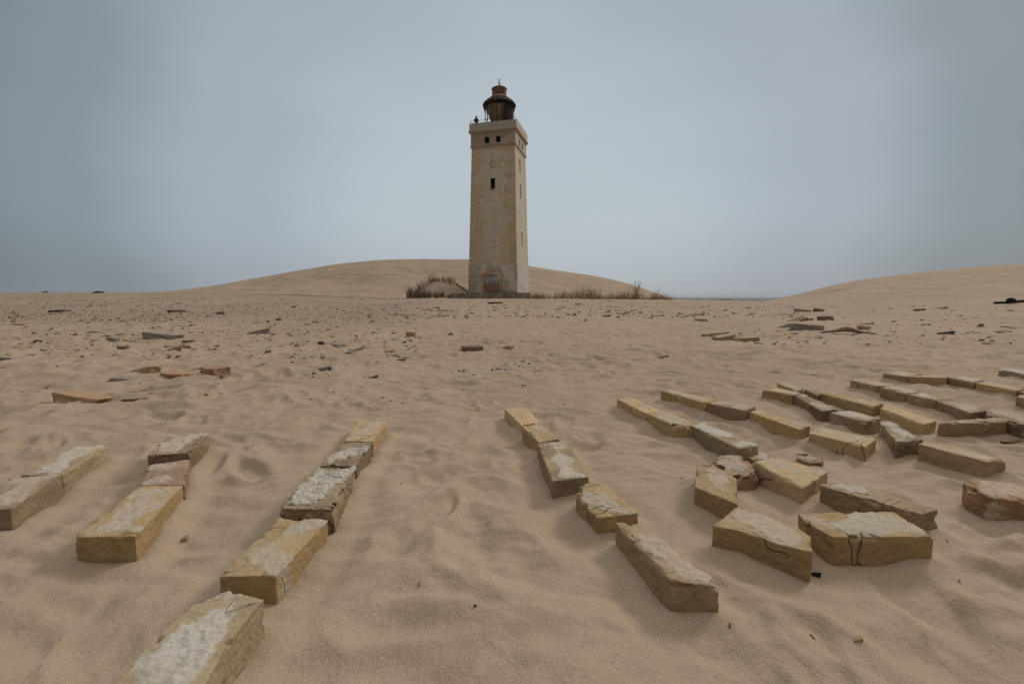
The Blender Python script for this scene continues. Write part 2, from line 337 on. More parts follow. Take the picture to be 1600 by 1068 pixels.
# ------------------------------------------------------------------ the ground's height
cu = [-400, 0, 150, 300, 450, 600, 900, 1050, 1200, 1300, 1600, 2000]
cv = [457, 457, 456, 456, 459, 466, 467, 469, 473, 472, 468, 462]
YC = 45.0
def zc_of(u):
    v = np.interp(u, cu, cv); el = np.arctan((534 - v)/F) - R(PITCH); return CAM_H + np.tan(el)*YC
def seg_dist(x, y, poly):            # distance to a convex-ish outline, negative inside
    d = np.full(x.shape, 1e9); inside = np.zeros(x.shape, bool); n = len(poly)
    for i in range(n):
        x0, y0 = poly[i]; x1, y1 = poly[(i+1) % n]; ex, ey = x1-x0, y1-y0
        t = np.clip(((x-x0)*ex + (y-y0)*ey)/(ex*ex + ey*ey + 1e-12), 0, 1)
        d = np.minimum(d, np.hypot(x - x0 - t*ex, y - y0 - t*ey))
        c = ((y0 > y) != (y1 > y)) & (x < (x1-x0)*(y-y0)/(y1-y0 + 1e-12) + x0); inside ^= c
    return np.where(inside, -d, d)
_pr = np.random.default_rng(21)
prints = [(_pr.uniform(-5, 5), _pr.uniform(0.5, 7), _pr.uniform(0, 6.28), _pr.uniform(0.09, 0.14), _pr.uniform(0.035, 0.055), _pr.uniform(0.005, 0.016)) for _ in range(330)]
def brick_d(x, y):
    d = np.full(x.shape, 9.0)
    m = (y > 0.2) & (y < 4.5) & (np.abs(x) < 5)
    if m.any():
        xs, ys = x[m], y[m]; dm = np.full(xs.shape, 9.0)
        for p in brick_polys:
            dm = np.minimum(dm, seg_dist(xs, ys, p))
        d[m] = dm
    return d
def G(x, y, detail=True):
    x = np.atleast_1d(np.asarray(x, float)); y = np.atleast_1d(np.asarray(y, float))
    yy = np.maximum(y, 0.5); u = 800 + F*x/np.maximum(yy, np.abs(x)*0.6)
    zc = zc_of(u)
    t = np.maximum(y - 4, 0); t = np.where(t < 4, t*t/8, t - 2)
    z = zc*np.minimum(t/(YC - 6), 1.0)
    z = z - np.where(y > 64, ((np.maximum(y, 64) - 64)/9.0)**1.7, 0)
    z = np.maximum(z, -52)
    r = np.hypot(x, y)
    z = z + pn(x*0.22 + 9, y*0.16 + 3)*0.10*sm(r, 3, 14) + pn(x*0.7 + 2, y*0.55 + 31)*0.055*sm(r, 2, 8)
    if detail:
        wx = x + 0.16*pn(x*2.1, y*2.1 + 40); wy = y + 0.16*pn(x*2.1 + 70, y*2.1)
        d1 = -np.abs(pn(wx*2.3 + 5, wy*3.0 + 8))*0.075 + 0.015
        d2 = -np.abs(pn(wx*5.1 + 15, wy*6.3 + 28))*0.052 + 0.010
        d3 = -np.abs(pn(wx*10 + 3, wy*13))*0.020*(0.6 + pn(x*2.2, y*2.2 + 9)) + 0.003 + pn(wx*23, wy*27)*0.0050
        rw = 4.0*pn(x*1.3, y*1.3) + x*6 + y*30
        d4 = np.sin(rw*2.6 + 2*pn(x*6, y*6))*0.0024*sm(pn(x*1.7 + 3, y*1.7 + 12), -0.05, 0.2) + np.sin(y*150 + 9*pn(x*2.6, y*2.6) + 3*pn(x*9, y*9) + x*30)*0.0011*sm(pn(x*1.4 + 30, y*1.4 + 2), 0.0, 0.2)*sm(-r, -5, -3.5)
        dd = d1*(0.55 + 0.9*pn(x*0.9, y*0.9 + 5)) + d2*(0.7 + pn(x*1.5 + 8, y*1.5)) + d3 + d4
        dd = dd*(1 + 0.35*sm(r, 1.5, 4))
        for fx, fy, fa, fl, fw, fd in prints:
            mk = (np.abs(x - fx) < 0.3) & (np.abs(y - fy) < 0.3)
            if not mk.any(): continue
            px, py = wx[mk] - fx, wy[mk] - fy; ca_, sa_ = math.cos(fa), math.sin(fa)
            a_ = (px*ca_ + py*sa_)/fl; b_ = (-px*sa_ + py*ca_)/fw; q = np.sqrt(a_*a_ + b_*b_)
            dd[mk] += -fd*(1 - sm(q, 0.55, 1.05)) + fd*0.25*np.exp(-((q - 1.25)/0.25)**2) + (np.sin(a_*fl*330 + 2*np.abs(b_))*0.0016*(1 - sm(q, 0.6, 0.95)) if fd > 0.0105 else 0)
        bd = brick_d(x, y)
        keep = 0.40 + 0.60*sm(bd, 0.0, 0.12)
        dd = dd*keep
        dd = dd + 0.012*np.exp(-(np.maximum(bd, 0)/0.035)**2)*(0.5 + 2.0*pn(x*7 + 3, y*7 + 60)) - 0.006*np.exp(-((bd - 0.05)/0.03)**2)
        z = z + dd
    return z
def Gs(x, y): return float(G(x, y)[0])
def march(u, v):                     # where sight lines through photo points first meet the sand
    u = np.atleast_1d(np.asarray(u, float)); v = np.atleast_1d(np.asarray(v, float))
    Ys = np.geomspace(0.5, 62, 150); kx = (u - 800)/F; hx = CP + (534 - v)/F*SP; dz = (-SP + (534 - v)/F*CP)/hx; kx = kx/hx
    XX = kx[:, None]*Ys; YY = np.broadcast_to(Ys, XX.shape); ZZ = SURF(XX.ravel(), YY.ravel(), False).reshape(XX.shape)
    f = CAM_H + dz[:, None]*Ys - ZZ; below = f <= 0; hit = below.any(1); i = np.clip(below.argmax(1), 1, None)
    r = np.arange(len(u)); f0, f1 = f[r, i-1], f[r, i]; t = f0/np.where(f0 - f1 == 0, 1, f0 - f1); Y = Ys[i-1] + (Ys[i] - Ys[i-1])*np.clip(t, 0, 1)
    Y = np.where(hit, Y, 40.0 + 6*np.sin(u)); return kx*Y, Y, hit
def to_ground(u, v):
    x, y, _ = march(u, v); x, y = float(x[0]), float(y[0]); return x, y, float(SURF(x, y)[0])

def grid_object(name, X, Y, Z, material, closed=False):
    h, w_ = X.shape; me = bpy.data.meshes.new(name); me.vertices.add(h*w_)
    me.vertices.foreach_set('co', np.stack([X, Y, Z], -1).astype(np.float32).ravel())
    idx = np.arange(h*w_).reshape(h, w_)
    q = np.stack([idx[:-1, :-1], idx[:-1, 1:], idx[1:, 1:], idx[1:, :-1]], -1).reshape(-1, 4)
    if closed: q = np.concatenate([q, np.stack([idx[:-1, -1], idx[:-1, 0], idx[1:, 0], idx[1:, -1]], -1)])
    me.loops.add(q.size); me.loops.foreach_set('vertex_index', q.ravel().astype(np.int32))
    me.polygons.add(len(q)); me.polygons.foreach_set('loop_start', np.arange(0, q.size, 4, dtype=np.int32))
    me.polygons.foreach_set('loop_total', np.full(len(q), 4, np.int32)); me.polygons.foreach_set('use_smooth', np.ones(len(q), bool))
    me.update(); me.validate(); return link(name, me, material)
# ground: one sheet, rings about a point behind the photographer, fine where the photo looks
rr = [0.05, 0.4, 0.8, 1.2, 1.6, 1.9, 2.2]; r_ = 2.4
while r_ < 420:
    rr.append(r_); q_ = r_ - 2.0; r_ += 0.0045 + 0.0035*q_ + 0.0006*q_*q_ if q_ < 60 else r_*0.06
rr = np.array(rr)
th = np.concatenate([np.linspace(R(-50), R(50), 1250), np.linspace(R(50.6), R(309.4), 200)])
TH, RR = np.meshgrid(th, rr)
GX = RR*np.sin(TH); GY = RR*np.cos(TH) - 2.0
GZ = G(GX.ravel(), GY.ravel()).reshape(GX.shape)
ground = grid_object('ground', GX, GY, GZ, M_sand, closed=True); tag(ground, 'trampled pale brown sand', None, None, 'structure')
uu = 800 + F*GX/np.maximum(GY, 0.5)
gm = sm(GY, 4.5, 11)*(1 - sm(uu, 560, 760))*1.3 + sm(GY, 11, 20)*0.5*sm(uu, 560, 760)
gm = gm*(0.65 + 0.9*pn(GX*0.3, GY*0.12)) * (1 - sm(GY, 55, 64))
at = ground.data.attributes.new('gravel', 'FLOAT', 'POINT'); at.data.foreach_set('value', np.clip(gm, 0, 1).ravel().astype(np.float32))

# dunes: their own sheets rising out of the plain
DUNES = []
def dune(name, us, vs_, Yc, Y0, Y1, wob, nu=420, ny=150):
    ut = np.linspace(us[0], us[-1], 400); k = np.hanning(25); k /= k.sum(); vt = np.convolve(np.pad(np.interp(ut, us, vs_), 12, 'edge'), k, 'valid')
    def hgt(U, YY):
        v = np.interp(U, ut, vt); zcr = CAM_H + np.tan(np.arctan((534 - v)/F) - R(PITCH))*Yc
        X = (U - 800)/F*YY; g = G(X.ravel(), np.minimum(YY, 62).ravel(), False).reshape(X.shape) - 0.12
        t = np.clip((YY - Y0)/(Yc - Y0), 0, 1); s = np.sin(t*np.pi/2)**1.15 * (0.35 + 0.65*t)
        Z = g + np.maximum(zcr - g, -0.4)*s
        Z = Z + wob*(pn(X*0.10, YY*0.14)*1.0 + pn(X*0.35 + 4, YY*0.5)*0.30)*np.sin(np.pi*t)*sm(zcr - g, 0, 2)
        Z = Z + pn(X*1.6, YY*1.9)*0.03
        back = np.clip((YY - Yc)/(Y1 - Yc), 0, 1); return Z - (back**1.5)*(np.maximum(zcr, 0) + 25)
    DUNES.append((us[0], us[-1], Y0, Yc, hgt))
    u = np.linspace(us[0], us[-1], nu); Yr = np.concatenate([np.linspace(Y0, Yc, ny), np.linspace(Yc, Y1, 50)[1:]])
    U, YY = np.meshgrid(u, Yr); X = (U - 800)/F*YY
    o = grid_object(name, X, YY, hgt(U, YY), M_dune); tag(o, None, None, None, 'structure'); return o
def SURF(x, y, detail=True):
    x = np.atleast_1d(np.asarray(x, float)); y = np.atleast_1d(np.asarray(y, float)); z = G(x, y, detail)
    u = 800 + F*x/np.maximum(y, .5)
    for ua, ub, Y0, Yc, f in DUNES:
        m = (u > ua) & (u < ub) & (y > Y0) & (y < Yc)
        if m.any(): z[m] = np.maximum(z[m], f(u[m], y[m]))
    return z
d1 = dune('sand_dune', [200, 260, 300, 340, 370, 400, 460, 530, 600, 650, 700, 740, 800, 860, 930, 970, 1000, 1040, 1070],
          [462, 455, 451, 446, 440, 435, 424, 412, 405.5, 404.5, 405, 405, 411, 421, 431, 440, 449, 463, 476], 92, 60, 150, 0.8)
d1['label'] = 'broad smooth sand dune rising behind the lighthouse'
d2 = dune('sand_dune', [1120, 1180, 1215, 1250, 1300, 1340, 1400, 1450, 1500, 1600, 1700, 2000], [482, 474, 466, 458, 445, 437, 429, 423, 418, 411, 406, 400], 62, 22, 120, 0.5, 420, 200)
d2['label'] = 'sand dune rising toward the right edge'

# sea far below
m, n, l, b = mat('sea_water', 0.7, 0.2); g = n.new('ShaderNodeNewGeometry').outputs['Position']
b.inputs['Base Color'].default_value = (0.03, 0.05, 0.07, 1); bump(n, l, b, noise_n(n, l, g, 0.12, 5, 0.6), 0.8, 1.5)
sea = MB(); sea.v = [(-30000, -6000, -50), (30000, -6000, -50), (30000, 24000, -50), (-30000, 24000, -50)]; sea.f = [(0, 1, 2, 3)]
tag(sea.build('sea', m), None, None, None, 'structure')

# ------------------------------------------------------------------ bricks
def make_brick(poly, ztop, zbot, vox, rough, seed):
    cx = sum(p[0] for p in poly)/len(poly); cy = sum(p[1] for p in poly)/len(poly)
    pts = [(p[0]-cx, p[1]-cy) for p in poly]
    ar = sum(pts[i][0]*pts[(i+1) % len(pts)][1] - pts[(i+1) % len(pts)][0]*pts[i][1] for i in range(len(pts)))
    if ar < 0: pts = pts[::-1]
    bm = bmesh.new(); lo = [bm.verts.new((x, y, zbot)) for x, y in pts]; hi = [bm.verts.new((x, y, ztop)) for x, y in pts]; k = len(pts)
    bm.faces.new(lo[::-1]); bm.faces.new(hi)
    for i in range(k): bm.faces.new((lo[i], lo[(i+1) % k], hi[(i+1) % k], hi[i]))
    me = bpy.data.meshes.new('b'); bm.to_mesh(me); bm.free()
    me = baked(me, [('REMESH', dict(mode='VOXEL', voxel_size=vox, use_smooth_shade=True))])
    nv = len(me.vertices); co = np.empty(nv*3, np.float32); me.vertices.foreach_get('co', co); co = co.reshape(-1, 3)
    no = np.empty(nv*3, np.float32); me.vertices.foreach_get('normal', no); no = no.reshape(-1, 3)
    ds = -seg_dist(co[:, 0].astype(float), co[:, 1].astype(float), pts); dt = ztop - co[:, 2]
    e = np.exp(-((ds/0.009)**2 + (dt/0.009)**2))
    # corner weight: near two sides
    sd_ = []
    for i in range(k):
        x0, y0 = pts[i]; sd_.append(np.hypot(co[:, 0]-x0, co[:, 1]-y0))
    ecn = np.exp(-(np.min(sd_, 0)/0.012)**2)
    out = co.copy(); mort = np.zeros(nv, np.float32); off = Vector((seed*3.7, seed*1.3, seed*2.1))
    flat = co[:, 2] > ztop - 0.004
    for i in range(nv):
        p = Vector(co[i].tolist()) + off
        n1 = mn.noise(p*22); n2 = mn.noise(p*70); n3 = mn.noise(p*9)
        disp = rough*(0.0009*n1 + 0.0008*n2 + 0.0010*mn.noise(p*150))
        chip = max(0.0, mn.noise(p*26 + Vector((5, 5, 5))) + 0.5*mn.noise(p*75) - 0.02)
        mo = mn.noise(p*13 + Vector((9, 1, 3)))*1.1 + (0.42 if flat[i] else 0.05) + 0.35*(ds[i] - 0.018)/0.02*(1 if flat[i] else 0)
        if not flat[i]: mo -= 0.2
        mort[i] = mo
        if flat[i]: disp += rough*0.0024*max(0, min(1, (mo - 0.35)*4))*(0.8 + 0.5*n2 + 0.5*mn.noise(p*190)) + rough*0.0009*n3
        inward = Vector((-out[i][0], -out[i][1], 0)); inward = inward.normalized() if inward.length > 1e-5 else inward
        c_ = (e[i]*0.9 + ecn[i]*0.5)*chip*0.013*min(rough, 2.0)**1.3
        out[i] += no[i]*disp
        out[i] += np.array((inward.x*c_, inward.y*c_, -c_*0.6*e[i]), np.float32)
    me.vertices.foreach_set('co', out.ravel()); me.update()
    ln_ = [(math.hypot(pts[(i+1) % k][0]-pts[i][0], pts[(i+1) % k][1]-pts[i][1]), i) for i in range(k)]; li = max(ln_)[1]
    ax = np.array((pts[(li+1) % k][0]-pts[li][0], pts[(li+1) % k][1]-pts[li][1])); ax /= np.linalg.norm(ax)
    uv = np.stack([co[:, 0]*ax[0] + co[:, 1]*ax[1], -co[:, 0]*ax[1] + co[:, 1]*ax[0], co[:, 2]], -1).astype(np.float32)
    me.attributes.new('along', 'FLOAT_VECTOR', 'POINT').data.foreach_set('vector', uv.ravel())
    a_ = me.attributes.new('mortar', 'FLOAT', 'POINT'); a_.data.foreach_set('value', mort)
    me.polygons.foreach_set('use_smooth', np.ones(len(me.polygons), bool)); me.set_sharp_from_angle(angle=R(33))
    return me, cx, cy
for i, (mk, zt, lab, pts, rg) in enumerate(B):
    poly = brick_polys[i]; dist = math.hypot(sum(p[0] for p in poly)/len(poly), sum(p[1] for p in poly)/len(poly))
    rg = rg*0.9
    me, cx, cy = make_brick(poly, zt, -0.035, 0.0022 if dist < 1.3 else 0.0032 if dist < 2 else 0.0045, rg, i + 1)
    o = link('brick', me, BM[mk]); o.location = (cx, cy, 0)
    tag(o, lab, 'brick', 'bricks laid out in rows on the sand')

# ------------------------------------------------------------------ rubble
def rock_mesh(seed, kind):
    rnd = random.Random(seed); bm = bmesh.new(); bmesh.ops.create_cube(bm, size=1)
    for v_ in bm.verts: v_.co += Vector((rnd.uniform(-.14, .14), rnd.uniform(-.14, .14), rnd.uniform(-.12, .12)))
    if kind == 'wedge':
        for v_ in bm.verts:
            if v_.co.x < 0 and v_.co.z > 0: v_.co.z -= 0.6
    if kind == 'round':
        bmesh.ops.subdivide_edges(bm, edges=bm.edges, cuts=2, use_grid_fill=True)
        for v_ in bm.verts: v_.co = v_.co.lerp(v_.co.normalized()*0.55, 0.65)
    else:
        bmesh.ops.bevel(bm, geom=bm.edges[:], offset=0.07, segments=1, affect='EDGES')
        bmesh.ops.subdivide_edges(bm, edges=bm.edges, cuts=1, use_grid_fill=True)
    for v_ in bm.verts:
        nn = mn.noise_vector(v_.co*1.9 + Vector((seed, 0, 0))); v_.co += nn*0.10
        v_.co += mn.noise_vector(v_.co*5 + Vector((0, seed, 0)))*0.035
    me = bpy.data.meshes.new('rock'); bm.to_mesh(me); bm.free(); return me
KINDS = {'block': [rock_mesh(s, 'block') for s in range(6)], 'wedge': [rock_mesh(20 + s, 'wedge') for s in range(4)], 'round': [rock_mesh(40 + s, 'round') for s in range(4)]}
_copies = {}
def rock(name, x, y, z, sx, sy, sz, rz, kind, mk, rnd, tilt=0.1, sink=0.25):
    i = rnd.randrange(len(KINDS[kind])); key = (kind, i, mk)
    if key not in _copies:
        me = KINDS[kind][i].copy(); me.materials.clear(); me.materials.append(RM[mk]); _copies[key] = me
    o = bpy.data.objects.new(name, _copies[key]); COL.objects.link(o)
    o.location = (x, y, z + sz*(0.5 - sink)); o.scale = (sx, sy, sz); o.rotation_euler = (rnd.uniform(-tilt, tilt), rnd.uniform(-tilt, tilt), rz)
    return o
# (u0, u1, v_bottom, height px, shape, colour, name, category, label)
T = [
 (83,155,628,15,'block','orange','brick_fragment','brick','long pale orange brick half sunk in the sand above the left rows'),
 (189,215,612,13,'wedge','yellow','brick_fragment','brick piece','yellow wedge shaped brick piece with one corner sticking up'),
 (190,221,624,7,'wedge','brown','brick_fragment','brick piece','thin dark brown sliver just below the yellow wedge piece'),
 (207,240,584,15,'wedge','yellow','brick_fragment','brick piece','dull yellow brick tilted out of the sand left of the orange ones'),
 (250,292,592,13,'block','orange','brick_fragment','brick piece','flat orange brick with pale mortar streaks'),
 (301,316,582,8,'wedge','red','brick_fragment','brick piece','small reddish chip between the two orange red bricks'),
 (314,349,591,18,'block','red','brick_fragment','brick piece','rounded red brick, reddest piece on the left sand'),
 (172,204,595,6,'block','grey','stone_slab','stone','thin flat slab buried almost level left of the orange brick'),
 (227,273,532,11,'block','grey','stone_slab','stone','long grey stone slab with a light top in the left field'),
 (385,416,524,12,'wedge','grey','stone_slab','stone','grey pointed stone slab right of the long grey slab'),
 (126,150,522,8,'wedge','white','brick_fragment','stone','white edged chip standing up in the left field'),
 (74,103,489,6,'block','dark','driftwood_piece','driftwood','dark flat strip lying far out on the left'),
 (335,347,493,10,'wedge','dark','stone','stone','small dark greenish lump far out on the left field'),
 (262,284,489,6,'block','brown','brick_fragment','brick piece','flat brown piece left of the small dark greenish lump'),
 (168,184,535,8,'block','grey','stone','stone','grey block shaped stone left of the long grey slab, a little nearer'),
 (194,214,536,6,'block','grey','stone','stone','low grey stone just left of the long grey slab'),
 (251,275,551,7,'wedge','brown','brick_fragment','brick piece','brown angular piece below the long grey slab'),
 (280,296,547,6,'block','red','brick_fragment','brick piece','small dark red piece below the long grey slab'),
 (285,302,537,5,'block','brown','brick_fragment','brick piece','small brown piece right below the long grey slab'),
 (182,196,548,6,'block','brown','brick_fragment','brick piece','small brown block alone between grey stones in the left field'),
 (0,7,576,9,'block','red','brick_fragment','brick piece','red brick bit at the very left edge'),
 (0,12,566,7,'block','grey','stone','stone','grey stone bit at the very left edge'),
 (140,156,455,6,'wedge','dark','stone','stone','dark lump standing out on the left skyline'),
 (60,70,455,3,'wedge','dark','stone','stone','small dark lump farthest left on the skyline'),
 (496,515,583,9,'wedge','dark','brick_fragment','brick piece','dark shaded wedge piece in the open sand left of centre'),
 (575,590,592,7,'wedge','dark','driftwood_piece','driftwood','black curved scrap in the open sand left of centre'),
 (618,632,565,5,'wedge','dark','driftwood_piece','driftwood','dark pointed scrap left of the brown brick'),
 (497,506,539,6,'round','dark','stone','stone','dark pebble sized lump alone in the left middle'),
 (539,554,556,5,'round','grey','stone','stone','smooth grey stone flush with the sand left of centre'),
 (634,648,528,9,'block','orange','brick_fragment','brick piece','orange red brick piece left of the lighthouse axis'),
 (431,440,501,5,'block','red','brick_fragment','brick piece','tiny bright red brick far out in the left field'),
 (295,304,511,5,'block','red','brick_fragment','brick piece','tiny red brick above the long grey slab'),
 (723,752,549,13,'block','brown','brick_fragment','brick','brown brick alone in the sand below the lighthouse'),
 (788,802,548,10,'block','orange','brick_fragment','brick','orange brick end right of the lone brown brick'),
 (701,708,525,6,'round','grey','stone','stone','small grey stone above the lone brown brick'),
 (764,784,475,3,'block','dark','driftwood_plank','plank','dark flat plank lying in front of the lighthouse door'),
 (1100,1132,528,9,'block','yellow','brick_fragment','brick piece','yellowish brick piece at the left end of the right hand heap'),
 (1118,1150,534,10,'block','pale','brick_fragment','brick piece','pale block in front of the right hand heap'),
 (1148,1186,535,8,'block','yellow','brick_fragment','brick piece','flat yellow brown slab at the right end of the heap'),
 (1122,1140,522,6,'wedge','brown','brick_fragment','brick piece','small brown piece on the far side of the heap'),
 (1236,1262,503,8,'wedge','brown','brick_fragment','brick piece','dark brown broken piece behind the grey stones on the right'),
 (1283,1300,502,8,'block','brown','brick_fragment','brick piece','brown block right of the dark brown broken piece'),
 (1219,1238,514,12,'wedge','grey','stone','stone','pale grey angular stone left of the long grey block'),
 (1246,1284,518,11,'block','grey','stone','stone','long grey block among the stones on the right'),
 (1207,1244,524,9,'wedge','yellow','brick_fragment','brick piece','yellow brown broken piece in front of the pale grey stone'),
 (1268,1283,531,9,'wedge','grey','stone','stone','grey pointed stone nearest of the group on the right'),
 (1344,1359,516,7,'block','orange','brick_fragment','brick piece','small orange brick right of the stone group'),
 (1343,1368,508,5,'wedge','grey','stone','stone','thin grey stone behind the small orange brick'),
 (1472,1493,525,8,'wedge','dark','driftwood_piece','driftwood','dark pointed stick lying on the right hand sand'),
 (1530,1540,512,7,'round','brown','stone','stone','round brown stone right of the dark pointed stick'),
 (1575,1582,487,5,'wedge','brown','stone','stone','tiny brown stone near the right edge below the black debris'),
 (1561,1582,521,6,'wedge','brown','brick_fragment','brick piece','brown chip near the right edge of the sand'),
 (1536,1548,540,7,'wedge','brown','brick_fragment','brick piece','small brown wedge on the right, nearest of the chips there'),
 (1584,1602,514,3,'block','white','stone_slab','stone','thin whitish sliver at the right edge'),
 (1467,1486,483,5,'round','yellow','brick_fragment','brick piece','yellowish bits on the lower slope of the right dune'),
 (1432,1446,486,4,'block','brown','brick_fragment','brick piece','brown bit on the lower slope of the right dune'),
 (1246,1266,488,6,'block','pale','stone','stone','pale stone behind the right hand stone group'),
 (1273,1288,488,6,'block','brown','brick_fragment','brick piece','brown stone beside the pale one behind the group'),
 (1029,1045,558,4,'wedge','brown','brick_fragment','brick piece','low brown chip alone behind the far end of the brick rows'),
 (941,954,496,6,'wedge','brown','brick_fragment','brick piece','brown piece right of the lighthouse in the middle distance'),
 (892,900,494,6,'wedge','brown','brick_fragment','brick piece','small brown piece below the grass strip'),
 (909,918,503,5,'wedge','grey','stone','stone','small grey piece nearer than the brown ones right of the lighthouse'),
 (1086,1107,503,5,'round','grey','stone','stone','flat grey oval stone left of the dark broken piece'),
 (278,290,837,9,'wedge','pale','brick_fragment','stone','small pale chip standing in the sand between the left rows'),
 (1269,1283,898,7,'wedge','black','driftwood_piece','driftwood','tiny charred splinter at the foot of the curved yellow brick'),
 (1575,1600,692,6,'wedge','brown','brick_fragment','brick piece','low brown chip below the dark brick at the right edge'),
 (1336,1349,1000,7,'wedge','orange','pebble','pebble','small reddish pebble in the foreground sand at lower right'),
 (740,745,956,4,'round','dark','pebble','pebble','tiny dark pebble in the foreground sand, lower centre'),
 (1248,1262,722,4,'wedge','brown','pebble','pebble','tiny chip in the sand between the golden bricks'),
]
rnd = random.Random(3)
taken = []
for (u0, u1, vb, hp, kd, mk, nm, ct, lab) in T:
    x, y, z = to_ground((u0+u1)/2, vb - hp*0.15)
    dep = y*CP - (z - CAM_H)*SP; wd = (u1 - u0)/F*dep; ht = hp/F*dep
    o = rock(nm, x, y + wd*0.2, z, wd, wd*(0.45 if wd > ht*2.2 else 0.7), ht*1.1, rnd.uniform(-0.5, 0.5), kd, mk, rnd, 0.12, 0.36)
    tag(o, lab, ct); taken.append((x, y, wd))
# the black wreck timber on the right dune, the twisted driftwood
def lump_tube(name, pts, rad, mk, lab, cat):
    me = bpy.data.meshes.new(name); me.from_pydata([tuple(p) for p in pts], [(i, i+1) for i in range(len(pts)-1)], [])
    t = bpy.data.objects.new('w', me); COL.objects.link(t); t.modifiers.new('s', 'SKIN')
    for i, sv in enumerate(me.skin_vertices[0].data): sv.radius = rad[i]
    me.skin_vertices[0].data[0].use_root = True
    sb = t.modifiers.new('u', 'SUBSURF'); sb.levels = 1; sb.render_levels = 1
    dg = bpy.context.evaluated_depsgraph_get(); out = bpy.data.meshes.new_from_object(t.evaluated_get(dg), depsgraph=dg); bpy.data.objects.remove(t)
    out.materials.clear(); o = link(name, out, RM[mk]); 
    if lab: tag(o, lab, cat)
    return o
Yb = float(march([1575], [474])[1][0])
lump_tube('driftwood_log', [at_Y(1553, 473, Yb), at_Y(1572, 472.5, Yb+.1), at_Y(1598, 471, Yb+.5), at_Y(1625, 468, Yb+1)], [(.003*Yb,.003*Yb), (.0034*Yb,.003*Yb), (.006*Yb,.005*Yb), (.004*Yb,.004*Yb)], 'black', 'long black timber lying on the dune at the right edge', 'driftwood')
lump_tube('driftwood_stump', [at_Y(1573, 472, Yb-.1), at_Y(1577, 467.5, Yb-.1), at_Y(1582, 468, Yb-.08), at_Y(1588, 470, Yb-.05)], [(.004*Yb,.004*Yb), (.006*Yb,.0055*Yb), (.0045*Yb,.005*Yb), (.002*Yb,.002*Yb)], 'black', 'black lump standing up beside the long timber on the right dune', 'driftwood')
x, y, z = to_ground(1322, 522)
lump_tube('driftwood_branch', [(x-.34, y, z+.02), (x-.15, y+.02, z+.035), (x, y, z+.07), (x+.14, y-.05, z+.03), (x+.30, y-.12, z+.01)], [(.015, .012), (.03, .02), (.05, .04), (.03, .02), (.012, .01)], 'brown', 'knotted brown driftwood right of the stone group', 'driftwood')
# white and grey pebbles in two little clusters
for (uu_, vv_, k_) in ((781, 577, 10), (810, 569, 8), (718, 580, 6), (350, 595, 3), (505, 590, 5), (470, 566, 6)):
    for _ in range(k_):
        x, y, z = to_ground(uu_ + rnd.gauss(0, 8), vv_ + rnd.gauss(0, 2.5)); s_ = rnd.uniform(.012, .028)
        o = rock('pebble', x, y, z, s_, s_*.8, s_*.6, rnd.uniform(0, 6), 'round', rnd.choice(['white', 'grey', 'white', 'dark']), rnd)
        tag(o, 'small pale or dark pebble in the sparse pebble clusters on the middle sand', 'pebble', 'pebbles in loose clusters')
for (uu_, vv_) in ((205, 835), (300, 620), (626, 760), (655, 914), (762, 822), (640, 700), (548, 668), (905, 640), (935, 668), (1065, 748), (1215, 738), (1140, 985), (1270, 985), (1480, 850), (1500, 905), (965, 602), (1390, 770), (230, 560), (118, 650), (395, 700)):
    x, y, z = to_ground(uu_, vv_); s_ = rnd.uniform(.003, .0065)
    o = rock('wood_scrap', x, y, z, s_*rnd.uniform(1.2, 2.6), s_*.6, s_*.6, rnd.uniform(0, 3), 'wedge', rnd.choice(['brown', 'dark']), rnd, .1, .2)
    tag(o, 'tiny dark wood scrap lying on the bare foreground sand between the rows', 'scrap', 'tiny scraps on the foreground sand')
# scattered rubble, individually
def scatter(nm, n_, us, vsr, smin, smax, cols, lab, cat, grp, kinds=('block', 'wedge', 'block')):
    for _ in range(n_):
        u = rnd.uniform(*us); v = vsr[0] + (vsr[1]-vsr[0])*rnd.random()**1.3
        x, y, z = to_ground(u, v)
        s_ = smin*(smax/smin)**(rnd.random()**1.5); s_ *= 0.65 + 0.35*min(y, 14)/14*1.4
        o = rock(nm, x, y, z, s_, s_*rnd.uniform(.5, .85), s_*rnd.uniform(.12, .26), rnd.uniform(-.9, .9), rnd.choice(kinds), rnd.choice(cols), rnd, 0.16, 0.3)
        tag(o, lab, cat, grp)
mixn = ['brown', 'grey', 'pale', 'tan', 'tan', 'dark', 'tan', 'red', 'pale', 'yellow', 'yellow', 'brown']
scatter('brick_fragment', 130, (0, 640), (470, 560), .05, .15, mixn, 'small weathered brick or stone fragment scattered over the gravelly field on the left', 'brick piece', 'rubble fragments on the left field')
scatter('brick_fragment', 75, (560, 1180), (470, 496), .10, .28, ['yellow', 'brown', 'pale', 'yellow', 'grey', 'orange'], 'small brick fragment in the rubble band before the lighthouse', 'brick piece', 'rubble fragments before the lighthouse')
scatter('brick_fragment', 60, (1120, 1600), (475, 530), .05, .16, ['brown', 'yellow', 'grey', 'brown', 'pale'], 'small brick fragment scattered over the sand below the right dune', 'brick piece', 'rubble fragments below the right dune')
